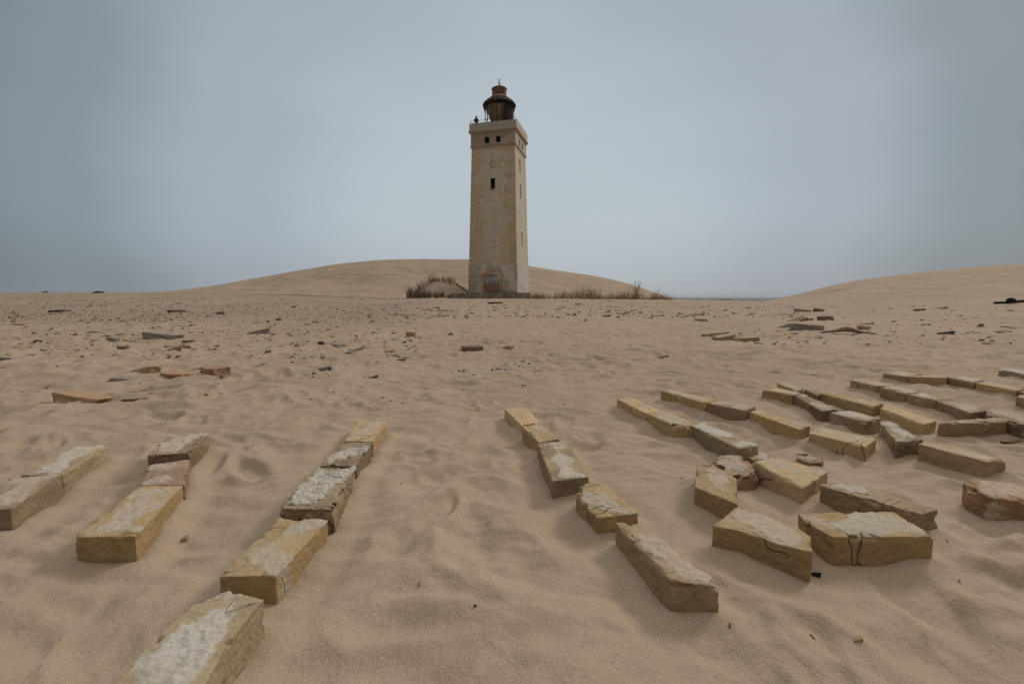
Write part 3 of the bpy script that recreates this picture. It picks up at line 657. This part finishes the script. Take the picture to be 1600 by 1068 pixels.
# gravel: thousands of chips as one thing nobody could count
def chips(name, specs, mats, lab):
    rg = np.random.default_rng(77); V = []; Fc = []; MI = []; base = 0
    for (cnt, us, vsr, s0, s1) in specs:
        U = rg.uniform(us[0], us[1], cnt); VV = vsr[0] + (vsr[1] - vsr[0])*rg.random(cnt)**1.25
        x, y, _ = march(U, VV)
        cl = pn(x*0.5 + 3, y*0.35 + 8) + 0.6*pn(x*1.9, y*1.9); keep = cl > rg.uniform(-0.55, 0.35, cnt)
        x, y = x[keep], y[keep]; z = SURF(x, y)
        for i in range(len(x)):
            s = s0*(s1/s0)**(rg.random()**2); a_ = rg.uniform(0, 6.28); hh = s*rg.uniform(.15, .42); k = rg.integers(4, 7); ca_, sa_ = math.cos(a_), math.sin(a_)
            an = np.sort(rg.uniform(0, 6.28, k)) if rg.random() < .3 else np.arange(k)*6.283/k + rg.uniform(-.3, .3, k)
            ex, ey = s*.5, s*rg.uniform(.25, .45); tp = rg.uniform(.5, .9)
            for lv in (0, 1):
                q = 1 if lv == 0 else tp
                for t in an:
                    px, py = ex*q*math.cos(t), ey*q*math.sin(t)
                    V.append((x[i] + px*ca_ - py*sa_, y[i] + px*sa_ + py*ca_, z[i] - .004 + (hh*rg.uniform(.7, 1.1) if lv else 0)))
            mi = int(rg.integers(0, len(mats)))
            Fc.append(tuple(base + k + j for j in range(k))); MI.append(mi)
            for j in range(k): Fc.append((base + j, base + (j+1) % k, base + k + (j+1) % k, base + k + j)); MI.append(mi)
            base += 2*k
    me = bpy.data.meshes.new(name); me.from_pydata(V, [], Fc); me.update()
    for m_ in mats: me.materials.append(RM[m_])
    me.polygons.foreach_set('material_index', MI); o = link(name, me, None); tag(o, lab, 'gravel', None, 'stuff')
chips('gravel', [(8500, (-60, 660), (462, 560), .012, .07), (5000, (-60, 660), (460, 505), .03, .10), (1800, (-40, 900), (505, 640), .006, .03), (3600, (560, 1250), (466, 498), .03, .13), (1700, (1150, 1660), (470, 540), .015, .07), (1300, (300, 1600), (500, 700), .004, .016), (700, (-100, 1700), (600, 1060), .0015, .004)],
      ['brown', 'grey', 'pale', 'dark', 'yellow', 'yellow', 'tan', 'red', 'tan', 'pale', 'tan', 'brown'], 'small stones and brick crumbs strewn over the sand')

# ------------------------------------------------------------------ lighthouse
TC = (-1.42, 53.2); TR = R(-15); BZ = 0.0
LH = empty('lighthouse', (TC[0], TC[1], BZ), TR)
tag(LH, 'tall square yellow brick lighthouse with rusty red lantern, alone on the sand', 'lighthouse')
def wall_material(name, plaster, plaster2, bare, brickamt, stain=0.5, center=1.0, moss=0.0, zlo=None):
    m, n, l, b = mat(name, 0.95, 0.12); v = n.new('ShaderNodeTexCoord').outputs['Object']
    sx = n.new('ShaderNodeSeparateXYZ'); l.new(v, sx.inputs[0])
    # brick lattice that works on both faces: u = x + y, v = z
    cmb = n.new('ShaderNodeCombineXYZ'); l.new(mth(n, l, 'ADD', sx.outputs['X'], sx.outputs['Y']), cmb.inputs[0]); l.new(sx.outputs['Z'], cmb.inputs[1])
    bt = n.new('ShaderNodeTexBrick'); l.new(cmb.outputs[0], bt.inputs['Vector']); bt.inputs['Scale'].default_value = 1
    bt.inputs['Brick Width'].default_value = 0.36; bt.inputs['Row Height'].default_value = 0.15; bt.inputs['Mortar Size'].default_value = 0.022
    bt.inputs['Color1'].default_value = bare + (1,); bt.inputs['Color2'].default_value = tuple(q*0.72 for q in bare) + (1,); bt.inputs['Mortar'].default_value = tuple(q*0.62 for q in bare) + (1,)
    c = mixc(n, l, mrange(n, l, noise_n(n, l, v, 0.9, 6, 0.7), 0.35, 0.65), plaster, plaster2)
    hor = n.new('ShaderNodeMapping'); hor.inputs['Scale'].default_value = (0.5, 0.5, 5); l.new(v, hor.inputs[0])
    c = mixc(n, l, mrange(n, l, noise_n(n, l, hor.outputs[0], 1.3, 5, 0.7), 0.45, 0.7, 0, 0.45), c, tuple(q*0.72 for q in plaster2))
    # bare bricks: patches, mostly in the middle of the face
    dx = mth(n, l, 'MULTIPLY', mth(n, l, 'MINIMUM', mth(n, l, 'ABSOLUTE', sx.outputs['X']), mth(n, l, 'ABSOLUTE', sx.outputs['Y'])), 0.14*center)
    pk = mth(n, l, 'SUBTRACT', noise_n(n, l, v, 0.55, 6, 0.72, 0.3), dx)
    pm = mrange(n, l, pk, brickamt, brickamt + 0.09)
    c = mixc(n, l, mth(n, l, 'MULTIPLY', pm, 0.85), c, bt.outputs['Color'])
    c = mixc(n, l, mrange(n, l, noise_n(n, l, v, 2.6, 7, 0.78), 0.50, 0.66, 0, 0.55), c, tuple(min(.8, q*1.12) for q in bare))
    c = mixc(n, l, mrange(n, l, noise_n(n, l, v, 1.7, 7, 0.78, 0.5), 0.54, 0.68, 0, 0.5), c, tuple(q*0.62 for q in plaster2))
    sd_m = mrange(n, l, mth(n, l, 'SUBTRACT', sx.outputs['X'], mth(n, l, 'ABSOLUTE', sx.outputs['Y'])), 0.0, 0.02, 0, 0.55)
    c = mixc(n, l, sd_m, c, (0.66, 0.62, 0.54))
    ver = n.new('ShaderNodeMapping'); ver.inputs['Scale'].default_value = (3.5, 3.5, 0.25); l.new(v, ver.inputs[0])
    c = mixc(n, l, mrange(n, l, noise_n(n, l, ver.outputs[0], 1, 5, 0.7), 0.55, 0.75, 0, stain), c, tuple(q*0.5 for q in plaster2))
    spk = noise_n(n, l, v, 7, 5, 0.8)
    c = mixc(n, l, mrange(n, l, spk, 0.60, 0.72, 0, 0.6), c, tuple(q*0.4 for q in bare))
    if moss: c = mixc(n, l, mrange(n, l, noise_n(n, l, ver.outputs[0], 1.4, 5, 0.7), 0.45, 0.62, 0, moss), c, (0.055, 0.042, 0.03))
    l.new(c, b.inputs['Base Color'])
    hh = mth(n, l, 'ADD', mth(n, l, 'MULTIPLY', bt.outputs['Fac'], -0.6), spk); bump(n, l, b, hh, 0.7, 0.03)
    return m
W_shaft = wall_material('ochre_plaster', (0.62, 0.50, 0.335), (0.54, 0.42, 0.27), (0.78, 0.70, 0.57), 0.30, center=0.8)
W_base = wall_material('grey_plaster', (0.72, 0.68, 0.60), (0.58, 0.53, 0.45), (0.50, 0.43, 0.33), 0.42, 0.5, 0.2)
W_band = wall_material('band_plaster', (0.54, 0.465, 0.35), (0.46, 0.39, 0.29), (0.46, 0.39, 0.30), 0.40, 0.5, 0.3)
W_conc = wall_material('grey_concrete', (0.50, 0.475, 0.425), (0.42, 0.395, 0.35), (0.42, 0.39, 0.34), 0.62, 0.6, 0.2)
W_foot = wall_material('stained_footing', (0.38, 0.335, 0.27), (0.28, 0.24, 0.19), (0.3, 0.25, 0.19), 0.5, 0.6, 0.2, 0.7)
M_redtrim = plain('red_brick_trim', (0.42, 0.32, 0.24), (0.34, 0.25, 0.19), 3)
M_pale = plain('pale_moulding', (0.62, 0.56, 0.46), (0.48, 0.43, 0.35), 3)
M_dark = plain('painted_dark_inside', (0.012, 0.011, 0.010), (0.006, 0.006, 0.006), 3)  # near-black panes stand in for the shade inside the tower openings
M_sidewin = plain('rusty_shutter', (0.16, 0.10, 0.075), (0.08, 0.055, 0.045), 3)
M_rust = plain('rusty_iron', (0.045, 0.037, 0.032), (0.08, 0.05, 0.038), 5)
M_red = plain('faded_red_paint', (0.27, 0.12, 0.095), (0.17, 0.085, 0.07), 2.2, 0.7)
M_pink = plain('bleached_red_paint', (0.42, 0.22, 0.17), (0.32, 0.16, 0.13), 2.2, 0.7)
M_olive = plain('olive_sheet_metal', (0.27, 0.23, 0.16), (0.18, 0.15, 0.11), 2, 0.7)
W0, W1, Z0, Z1 = 5.62, 4.86, 0.0, 16.62
def width(z): return 5.50 + (W1 - 5.50)*(z - 3.9)/(Z1 - 3.9)
def cut_boxes(me, boxes):
    cm = MB()
    for c, d in boxes: cm.box(c, d)
    cme = cm.mesh('cut'); co_ = bpy.data.objects.new('cut', cme); COL.objects.link(co_)
    out = baked(me, [('BOOLEAN', dict(object=co_, operation='DIFFERENCE', solver='EXACT'))]); bpy.data.objects.remove(co_); return out
def window(x, z0, z1, w_, face, zz_w, mat_, depth=0.16, sill=True, frame_in=None):
    """an opening in face 'front' (-y) or 'side' (+x): pane set back in the recess, with a frame, sill"""
    h = zz_w/2; f = MB(); cz = (z0+z1)/2
    def bx(mb, a0, dpt, cz_, wa, wd, wz):     # along-face, outward offset, height
        if face == 'front': mb.box((a0, -h - dpt, cz_), (wa, wd, wz))
        else: mb.box((h + dpt, a0, cz_), (wd, wa, wz))
    bx(f, x, -0.235, cz, w_ + .02, .03, z1 - z0 + .02); o = f.build('window', mat_, LH)
    g_ = MB(); t_ = .05
    for s in (-1, 1): bx(g_, x + s*(w_/2 - t_/2), -0.19, cz, t_, .05, z1 - z0 - 2*t_ - .006)
    for zz in (z0 + t_/2, z1 - t_/2): bx(g_, x, -0.19, zz, w_, .05, t_)
    g_.build('window_frame', M_rust, o)
    if sill:
        s_ = MB(); bx(s_, x, .0, z0 - .05, w_ + .18, .12, .08); s_.build('window_sill', M_redtrim, o)
    return o
hs = lambda z: width(z)/2
# shaft
sh = MB().frustum(width(3.96), W1, 3.96, Z1).mesh('shaft')
sideW = [(-0.35, 14.35, 15.65), (-0.30, 11.6, 12.95), (-0.1, 6.35, 7.75)]
fr = [(-0.02, 12.12, 13.25, .52)]
bxs = [((x, -hs((z0+z1)/2), (z0+z1)/2), (w_, .5, z1-z0)) for x, z0, z1, w_ in fr] + [((hs((z0+z1)/2), y, (z0+z1)/2), (.5, .5, z1-z0)) for y, z0, z1 in sideW]
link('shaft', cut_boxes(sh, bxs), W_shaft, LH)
for x, z0, z1, w_ in fr: window(x, z0, z1, w_, 'front', width((z0+z1)/2), M_dark)
for y, z0, z1 in sideW: window(y, z0, z1, .5, 'side', width((z0+z1)/2), M_sidewin)
# round relief emblem
em = MB(); em.lathe([(.30, 0), (.38, 0), (.38, .06), (.30, .06), (.30, 0)], 28)
e_ = em.build('round_emblem', W_band, LH); e_.location = (0.0, -hs(14.9) + .01, 14.75); e_.rotation_euler = (R(90), 0, 0)
# base storey with the bricked-up portal
bs = MB().frustum(5.66, 5.60, 0.8, 3.958).mesh('base')
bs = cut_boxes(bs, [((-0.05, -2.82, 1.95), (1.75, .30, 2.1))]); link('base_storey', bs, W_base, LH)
MB().frustum(5.78, 5.76, -0.6, 0.99).build('footing', W_foot, LH)
dr = MB().box((-.05, -2.72, 1.45), (1.74, .12, .95)).build('bricked_up_doorway', wall_material('reddish_infill', (0.38, 0.23, 0.16), (0.30, 0.18, 0.12), (0.42, 0.26, 0.18), 0.3, 0.4, 0.2), LH)
MB().box((-.05, -2.735, 2.46), (1.74, .12, 1.04)).build('painted_panel', plain('blue_grey_paint', (0.15, 0.19, 0.21), (0.62, 0.57, 0.50), 2.6), dr)
su = bmesh.new(); outer = [(-1.25, 1.0), (-1.15, 2.2), (-1.35, 2.75), (-1.0, 3.05), (-.45, 3.35), (0, 3.5), (.45, 3.25), (.95, 3.05), (1.25, 2.8), (1.05, 2.2), (1.1, 1.5), (1.0, 1.0)]
inner = [(-.92, 1.0), (-.92, 1.8), (-.92, 2.6), (-.92, 2.93), (-.4, 2.94), (-.05, 2.94), (.3, 2.94), (.82, 2.93), (.82, 2.6), (.82, 2.0), (.82, 1.5), (.82, 1.0)]
vo_ = [su.verts.new((x + random.uniform(-.12, .12), -2.90, z + random.uniform(-.08, .08))) for x, z in outer]; vi_ = [su.verts.new((x, -2.90, z)) for x, z in inner]
for i in range(11): su.faces.new((vo_[i], vo_[i+1], vi_[i+1], vi_[i]))
ex = bmesh.ops.extrude_face_region(su, geom=su.faces[:]); bmesh.ops.translate(su, verts=[q for q in ex['geom'] if isinstance(q, bmesh.types.BMVert)], vec=(0, .16, 0))
bmesh.ops.recalc_face_normals(su, faces=su.faces[:]); me = bpy.data.meshes.new('surround'); su.to_mesh(me); su.free()
link('broken_door_surround', me, wall_material('broken_brick_edge', (0.60, 0.38, 0.18), (0.42, 0.26, 0.13), (0.72, 0.62, 0.48), 0.5, 0.5, 0.2), dr)
# upper band with two small windows per face
MB().frustum(5.08, 5.10, 16.56, 16.76).build('red_string_course', M_redtrim, LH)
bd_ = MB().frustum(5.0, 5.0, 16.76, 18.0).mesh('band')
fw = [(-.66, 16.93, 17.62, .54), (.62, 16.93, 17.62, .54)]
bd_ = cut_boxes(bd_, [((x, -2.5, (z0+z1)/2), (w_, .5, z1-z0)) for x, z0, z1, w_ in fw] + [((2.5, x, (z0+z1)/2), (.5, w_, z1-z0)) for x, z0, z1, w_ in fw])
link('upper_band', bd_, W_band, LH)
for x, z0, z1, w_ in fw: window(x, z0, z1, w_, 'front', 5.0, M_dark, sill=False); window(x, z0, z1, w_, 'side', 5.0, M_sidewin, sill=False)
for x, z0, z1, w_ in fw:                     # arched heads
    for fc in (0, 1):
        a_ = MB(); n_ = 10; 
        pts = [(-w_/2 - .002, -.10), (-w_/2 - .002, .004)] + [] 
        prof = [(math.cos(math.pi*k/n_)*w_/2, -.10 + .10*math.sin(math.pi*k/n_)) for k in range(n_+1)]
        for k in range(n_):
            (x0, q0), (x1, q1) = prof[k], prof[k+1]; b0 = len(a_.v)
            for yy_ in (-2.505, -2.40):
                a_.v += [(x0, yy_, q0), (x0, yy_, .005), (x1, yy_, .005), (x1, yy_, q1)]
            a_.f += [(b0, b0+1, b0+2, b0+3), (b0+4, b0+7, b0+6, b0+5), (b0, b0+3, b0+7, b0+4)]
        a_.v = [(x + vx, vy, z1 + vz) for vx, vy, vz in a_.v] if fc == 0 else [(-vy, x + vx, z1 + vz) for vx, vy, vz in a_.v]
        a_.build('window_arch', W_band, LH)
MB().frustum(5.14, 5.30, 18.0, 18.12).frustum(5.40, 5.44, 18.123, 18.23).build('cornice', M_redtrim, LH)
MB().frustum(5.30, 5.32, 18.233, 18.33).build('pale_moulding', M_pale, LH)
pp = MB(); o_, t_ = 2.62, .22
for s in (-1, 1):
    pp.box((0, s*(o_ - t_/2), 18.70), (2*o_, t_, .74)); pp.box((s*(o_ - t_/2), 0, 18.70), (t_, 2*o_ - 2*t_ - .004, .74))
pp.build('parapet', W_conc, LH)
MB().box((0, 0, 18.26), (2*o_ - 2*t_, 2*o_ - 2*t_, .08)).build('deck', W_conc, LH)
rl = MB(); q = 2.50
for s in np.linspace(-1, 1, 7):
    for a_, b_ in (((s*q, -q), 0), ((s*q, q), 0), ((-q, s*q), 1), ((q, s*q), 1)): rl.tube((a_[0], a_[1], 19.0), (a_[0], a_[1], 19.36), .016, 5)
for s in (-1, 1): rl.tube((-q, s*q, 19.36), (q, s*q, 19.36), .016, 5); rl.tube((s*q, -q, 19.36), (s*q, q, 19.36), .016, 5)
rl.build('railing', M_rust, LH)
# lantern room
lr = MB(); RL = 1.60
lr.lathe([(RL, 18.3), (RL, 18.95), (RL - .06, 18.95), (RL - .06, 18.3)], 32).build('lantern_base_ring', M_rust, LH)
ZT = 21.62
for k in range(16):
    a_ = 2*math.pi*k/16 + .1
    MB().tube((RL*math.cos(a_), RL*math.sin(a_), 18.3), (RL*math.cos(a_), RL*math.sin(a_), ZT), .04, 6).build('lantern_post', M_rust, LH)
ar = MB()
for zz in (19.9, ): ar.lathe([(RL - .02, zz), (RL + .03, zz), (RL + .03, zz + .05), (RL - .02, zz + .05), (RL - .02, zz)], 32)
ar.build('lantern_ring', M_rust, LH)
# sheet-metal cladding closing the right and back side (local angles)
MB().lathe([(RL - .05, 18.3), (RL - .05, ZT), (RL - .075, ZT), (RL - .075, 18.3)], 28, R(-52), R(118)).build('sheet_cladding', M_rust, LH)
MB().lathe([(.50, 18.3), (.62, 19.1), (1.46, 21.3), (1.44, 21.45), (.60, 19.1), (.48, 18.3)], 36).build('inner_funnel', M_olive, LH)
for a0 in range(0, 16, 1):      # short spandrel brackets under the rim
    a_ = 2*math.pi*a0/16 + .1; c_, s_ = math.cos(a_), math.sin(a_)
    MB().tube((RL*c_, RL*s_, 20.9), ((RL+.2)*c_, (RL+.2)*s_, ZT), .035, 5).build('roof_bracket', M_rust, LH)
MB().lathe([(0, 21.72), (1.50, 21.66), (1.83, 21.60), (1.87, 21.68), (1.83, 21.72)], 48).build('roof_underside', M_rust, LH)
rf = MB().lathe([(1.835, 21.722), (1.72, 21.90), (1.45, 22.14), (1.22, 22.30), (1.06, 22.40), (1.0, 22.41)], 48).build('lantern_roof', M_rust, LH, True)
MB().lathe([(1.08, 22.405), (1.00, 22.48), (.90, 22.60), (.80, 22.66), (0, 22.67)], 48).build('roof_skirt', M_pink, rf, True)
MB().lathe([(.78, 22.64), (.80, 23.36), (.86, 23.37), (.86, 23.44), (.45, 23.66), (.10, 23.74), (0, 23.74)], 40).build('vent_drum', M_red, rf)
MB().lathe([(.815, 22.66), (.83, 22.66), (.83, 22.76), (.815, 22.76)], 40).build('drum_band', M_rust, rf)
fi = MB()
for k in range(4):
    a_ = k*math.pi/2 + .5; fi.tube((.27*math.cos(a_), .27*math.sin(a_), 23.65), (0, 0, 24.30), .02, 5)
fi.tube((0, 0, 23.7), (0, 0, 24.36), .03, 6)
fi.tube((0, 0, 24.34), (-.24, .06, 24.55), .022, 5); fi.tube((0, 0, 24.34), (.24, -.06, 24.53), .022, 5); fi.tube((-.14, 0, 24.40), (.14, 0, 24.38), .02, 5)
fi.build('finial', M_rust, rf)

# person standing at the parapet
def skin_mesh(verts, edges, rad, root=0, lev=2):
    me = bpy.data.meshes.new('b'); me.from_pydata(verts, edges, []); t = bpy.data.objects.new('w', me); COL.objects.link(t); t.modifiers.new('s', 'SKIN')
    for i, sv in enumerate(me.skin_vertices[0].data): sv.radius = (rad[i], rad[i]) if not isinstance(rad[i], tuple) else rad[i]; sv.use_root = (i == root)
    sb = t.modifiers.new('u', 'SUBSURF'); sb.levels = lev; sb.render_levels = lev
    dg = bpy.context.evaluated_depsgraph_get(); out = bpy.data.meshes.new_from_object(t.evaluated_get(dg), depsgraph=dg); bpy.data.objects.remove(t); out.materials.clear(); return out
pv = [(0,0,.95),(0,.01,1.15),(0,0,1.35),(0,-.01,1.48),(0,-.04,1.56),(0,-.05,1.66),   # 0 pelvis..5 head top
      (.09,0,.90),(.10,0,.50),(.10,.03,.09),(.11,-.10,.05),(-.09,0,.90),(-.10,.02,.50),(-.10,.05,.09),(-.11,-.08,.05),
      (.18,0,1.42),(.24,-.02,1.16),(.20,-.24,1.08),(.18,-.31,1.08),(-.18,0,1.42),(-.24,-.02,1.16),(-.20,-.24,1.08),(-.18,-.31,1.08)]
pe = [(0,1),(1,2),(2,3),(3,4),(4,5),(0,6),(6,7),(7,8),(8,9),(0,10),(10,11),(11,12),(12,13),(2,14),(14,15),(15,16),(16,17),(2,18),(18,19),(19,20),(20,21)]
prd = [(.16,.12),(.15,.11),(.17,.12),.055,.085,.07, .09,.062,.045,.04, .09,.062,.045,.04, .065,.052,.04,.035, .065,.052,.04,.035]
c15, s15 = math.cos(TR), math.sin(TR)
lx, ly = -2.02, -2.02; wx_, wy_ = TC[0] + lx*c15 - ly*s15, TC[1] + lx*s15 + ly*c15
pm = link('person', skin_mesh(pv, pe, prd), plain('dark_jacket', (0.022, 0.02, 0.022), (0.035, 0.03, 0.03), 8), None, True)
pm.location = (wx_, wy_, 18.301); pm.rotation_euler = (0, 0, TR + .4)
tag(pm, 'person in dark clothing standing behind the lighthouse parapet, hands on the wall', 'person')
hd = bmesh.new(); bmesh.ops.create_uvsphere(hd, u_segments=14, v_segments=9, radius=.108); me = bpy.data.meshes.new('hood'); hd.to_mesh(me); hd.free()
hh_ = link('hood', me, RM['black'], pm, True); hh_.location = (0, -.03, 1.62); hh_.scale = (.95, 1.05, 1.15)

# low ruined wall at the foot of the tower
wl = MB(); y0 = 49.35
xa, xb = at_Y(706, 460, y0).x, at_Y(829, 460, y0).x; segs = 9
for i in range(segs):
    x0 = xa + (xb-xa)*i/segs; x1 = xa + (xb-xa)*(i+1)/segs; top = .90 + random.uniform(-.07, .05)
    wl.box(((x0+x1)/2, y0 + .02*(i % 2), (top - .4)/2), (x1 - x0 - .01, .3, top + .4))
tag(wl.build('ruined_wall', wall_material('ruined_wall_plaster', (0.46, 0.40, 0.32), (0.37, 0.315, 0.25), (0.30, 0.25, 0.19), 0.5, 0.5, 0.0, 0.35)), 'low stained ruined wall running along the foot of the lighthouse', 'wall')

# ------------------------------------------------------------------ mound and marram grass
def mound():
    u = np.linspace(618, 750, 110); Yr = np.linspace(48.5, 60, 90); U, YY = np.meshgrid(u, Yr)
    X = (U-800)/F*YY; cz = CAM_H + np.tan(np.arctan((534 - np.interp(U, [618, 640, 655, 672, 690, 705, 720, 735, 750], [470, 463, 448, 440, 438, 441, 449, 457, 470]))/F) - R(PITCH))*55.0
    g = G(X.ravel(), YY.ravel(), False).reshape(X.shape) - .1
    t = np.clip((YY - 50)/5.0, 0, 1); b_ = np.clip((YY - 55)/5, 0, 1)
    Z = g + np.maximum(cz - g, -.1)*(t*t*(3-2*t))*(1 - b_*b_) + pn(X*.9, YY*.9)*.12
    front = np.exp(-((U-672)/30)**2 - ((YY-50.2)/1.0)**2)*.22
    return grid_object('sand_mound', X, YY, Z + front, M_dune)
mo_ = mound(); tag(mo_, 'small grass crowned sand mound left of the lighthouse', None, None, 'structure')
GM = [plain('dead_grass_dark', (0.19, 0.135, 0.095), (0.12, 0.085, 0.06), 4), plain('dead_grass_straw', (0.48, 0.37, 0.25), (0.36, 0.27, 0.18), 4), plain('dead_grass_brown', (0.32, 0.235, 0.165), (0.24, 0.17, 0.12), 4)]
def blades(name, tufts, seed, label, kind='stuff', cat='grass'):
    """tufts: (x, y, z, height, spread, count, darkness)"""
    rg = random.Random(seed); V = []; Fc = []; MI = []
    for (x, y, z, h, sp, n_, dk) in tufts:
        for _ in range(n_):
            a_ = rg.uniform(0, 6.28); r = sp*rg.random(); bx, by = x + r*math.cos(a_)*.6, y + r*math.sin(a_)*.4
            hh = h*rg.uniform(.45, 1.1); lean = rg.uniform(.05, .55)*hh; la = rg.gauss(0.2, 1.5); w_ = rg.uniform(.008, .022)
            dx, dy = math.cos(la)*lean, math.sin(la)*lean; b0 = len(V)
            for t, ww in ((0, 1), (.4, .9), (.75, .6)):
                cx, cy, cz = bx + dx*t*t, by + dy*t*t, z - .1 + hh*(t - .18*t*t*lean/hh)
                V += [(cx - w_*ww, cy, cz), (cx + w_*ww, cy + w_*.5, cz)]
            V.append((bx + dx, by + dy, z - .1 + hh*(1 - .18*lean/hh)))
            Fc += [(b0, b0+1, b0+3, b0+2), (b0+2, b0+3, b0+5, b0+4), (b0+4, b0+5, b0+6)]
            mi = 0 if rg.random() < dk else rg.choice((1, 2)); MI += [mi]*3
    me = bpy.data.meshes.new(name); me.from_pydata(V, [], Fc)
    for m_ in GM: me.materials.append(m_)
    me.polygons.foreach_set('material_index', MI); o = link(name, me, None); tag(o, label, cat, None, kind); return o
rg = random.Random(9); tf = []
crest = [(652, 462), (655, 452), (660, 446), (668, 442), (676, 439), (684, 438), (692, 439), (700, 440), (704, 441)]
for i in range(len(crest)-1):
    for k in range(5):
        t = rg.random(); u = crest[i][0]*(1-t) + crest[i+1][0]*t; v = crest[i][1]*(1-t) + crest[i+1][1]*t; Yq = 54.6 - (v - 438)*.1 + rg.uniform(-.6, .6)
        p = at_Y(u + rg.uniform(-4, 4), v + rg.uniform(-1, 5), Yq); tf.append((p.x, p.y, p.z, rg.uniform(.35, 1.15), .9, 11, .5))
for k in range(14):
    t = k/13; p = at_Y(711 + 19*t, 443 + 12*t, 54.2 - t*1.5); tf.append((p.x, p.y, p.z, .40, .3, 10, .6))
blades('marram_grass', tf, 1, 'dark dead grass fringe along the crest of the sand mound')
tf = []
for k in range(80):
    u = rg.choice([rg.uniform(637, 680), rg.uniform(680, 712), rg.uniform(637, 672)]); Yq = rg.uniform(49.3, 51.8); x = (u-800)/F*Yq
    tf.append((x, Yq, Gs(x, Yq), rg.uniform(.4, 1.3)*(1.35 if u < 665 else .8), .45, 20, .5))
blades('marram_grass', tf, 2, 'dense dead grass at the foot of the sand mound left of the lighthouse')
tf = []
for k in range(170):
    u = 824 + (1052-824)*rg.random()**1.0; Yq = rg.uniform(48.6, 53); x = (u-800)/F*Yq; f_ = 1 - .55*sm(u, 980, 1050)
    tf.append((x, Yq, Gs(x, Yq), rg.uniform(.3, 1.25)*float(f_)*(1.7 if rg.random() < .15 else 1)*(0.8 + 0.7*float(sm(pn(x*.35, 3.3), -.2, .35))), 1.3, 13, .15))
blades('marram_grass', tf, 3, 'strip of dry brown grass stretching right from the lighthouse')
tf = []
for k in range(40):
    u = rg.uniform(722, 818); Yq = rg.uniform(48.8, 49.15); x = (u-800)/F*Yq; tf.append((x, Yq, Gs(x, Yq), rg.uniform(.2, .5), .3, 6, .4))
blades('marram_grass', tf, 4, 'short dead grass stubble before the ruined wall')
tf = []
for k in range(120):
    u = rg.uniform(1040, 1210); Yq = rg.uniform(58, 63); x = (u-800)/F*Yq; tf.append((x, Yq, Gs(x, Yq), rg.uniform(.12, .30), .6, 10, .8))
blades('marram_grass', tf, 5, 'low dark grass along the cliff edge before the sea')
# two twiggy shrubs rising over the grass strip
def shrub(u, Yq, hgt, label, n_):
    x = (u-800)/F*Yq; z = Gs(x, Yq); rg = random.Random(u); root = empty('bare_shrub', (x, Yq, z)); tag(root, label, 'shrub')
    st = MB(); tw = MB()
    for k in range(n_):
        a_ = rg.uniform(-.1, 6.28); ln = hgt*rg.uniform(.45, 1); lean = rg.uniform(.05, .5)*ln; p0 = Vector((rg.uniform(-.25, .25), rg.uniform(-.2, .2), -.1)); p2 = p0 + Vector((abs(math.cos(a_))*lean, math.sin(a_)*lean*.5, ln))
        p1 = (p0+p2)/2 + Vector((rg.uniform(-.08, .08), 0, .1)); st.tube(p0, p1, .022, 4, .016); st.tube(p1, p2, .016, 4, .006)
        for j in range(4):
            t = rg.uniform(.3, .95); q0 = p0.lerp(p2, t); tw.tube(q0, q0 + Vector((rg.uniform(-.2, .28), rg.uniform(-.1, .1), rg.uniform(.1, .3))), .009, 3, .004)
    st.build('stems', GM[0], root); tw.build('twigs', GM[0], root)
shrub(992, 50.4, 2.3, 'tallest bare twiggy shrub at the right end of the grass strip', 22)
shrub(1022, 51.2, 1.5, 'thin bare shrub right of the tallest one in the grass strip', 7)
shrub(671, 54.5, 1.7, 'bare shrub with tall thin stalks on the crest of the sand mound', 9)

# ------------------------------------------------------------------ sea haze
hz = MB().box((0, 9000, -12), (61000, 31000, 80)).build('haze', None)
m = bpy.data.materials.new('haze'); m.use_nodes = True; hn = m.node_tree.nodes; hn.clear(); ho = hn.new('ShaderNodeOutputMaterial'); hv = hn.new('ShaderNodeVolumePrincipled')
hv.inputs['Color'].default_value = (0.99, 0.99, 0.99, 1); hv.inputs['Density'].default_value = 0.00005
m.node_tree.links.new(hv.outputs[0], ho.inputs['Volume']); hz.data.materials.append(m); tag(hz, 'thin grey sea haze', None, None, 'stuff')
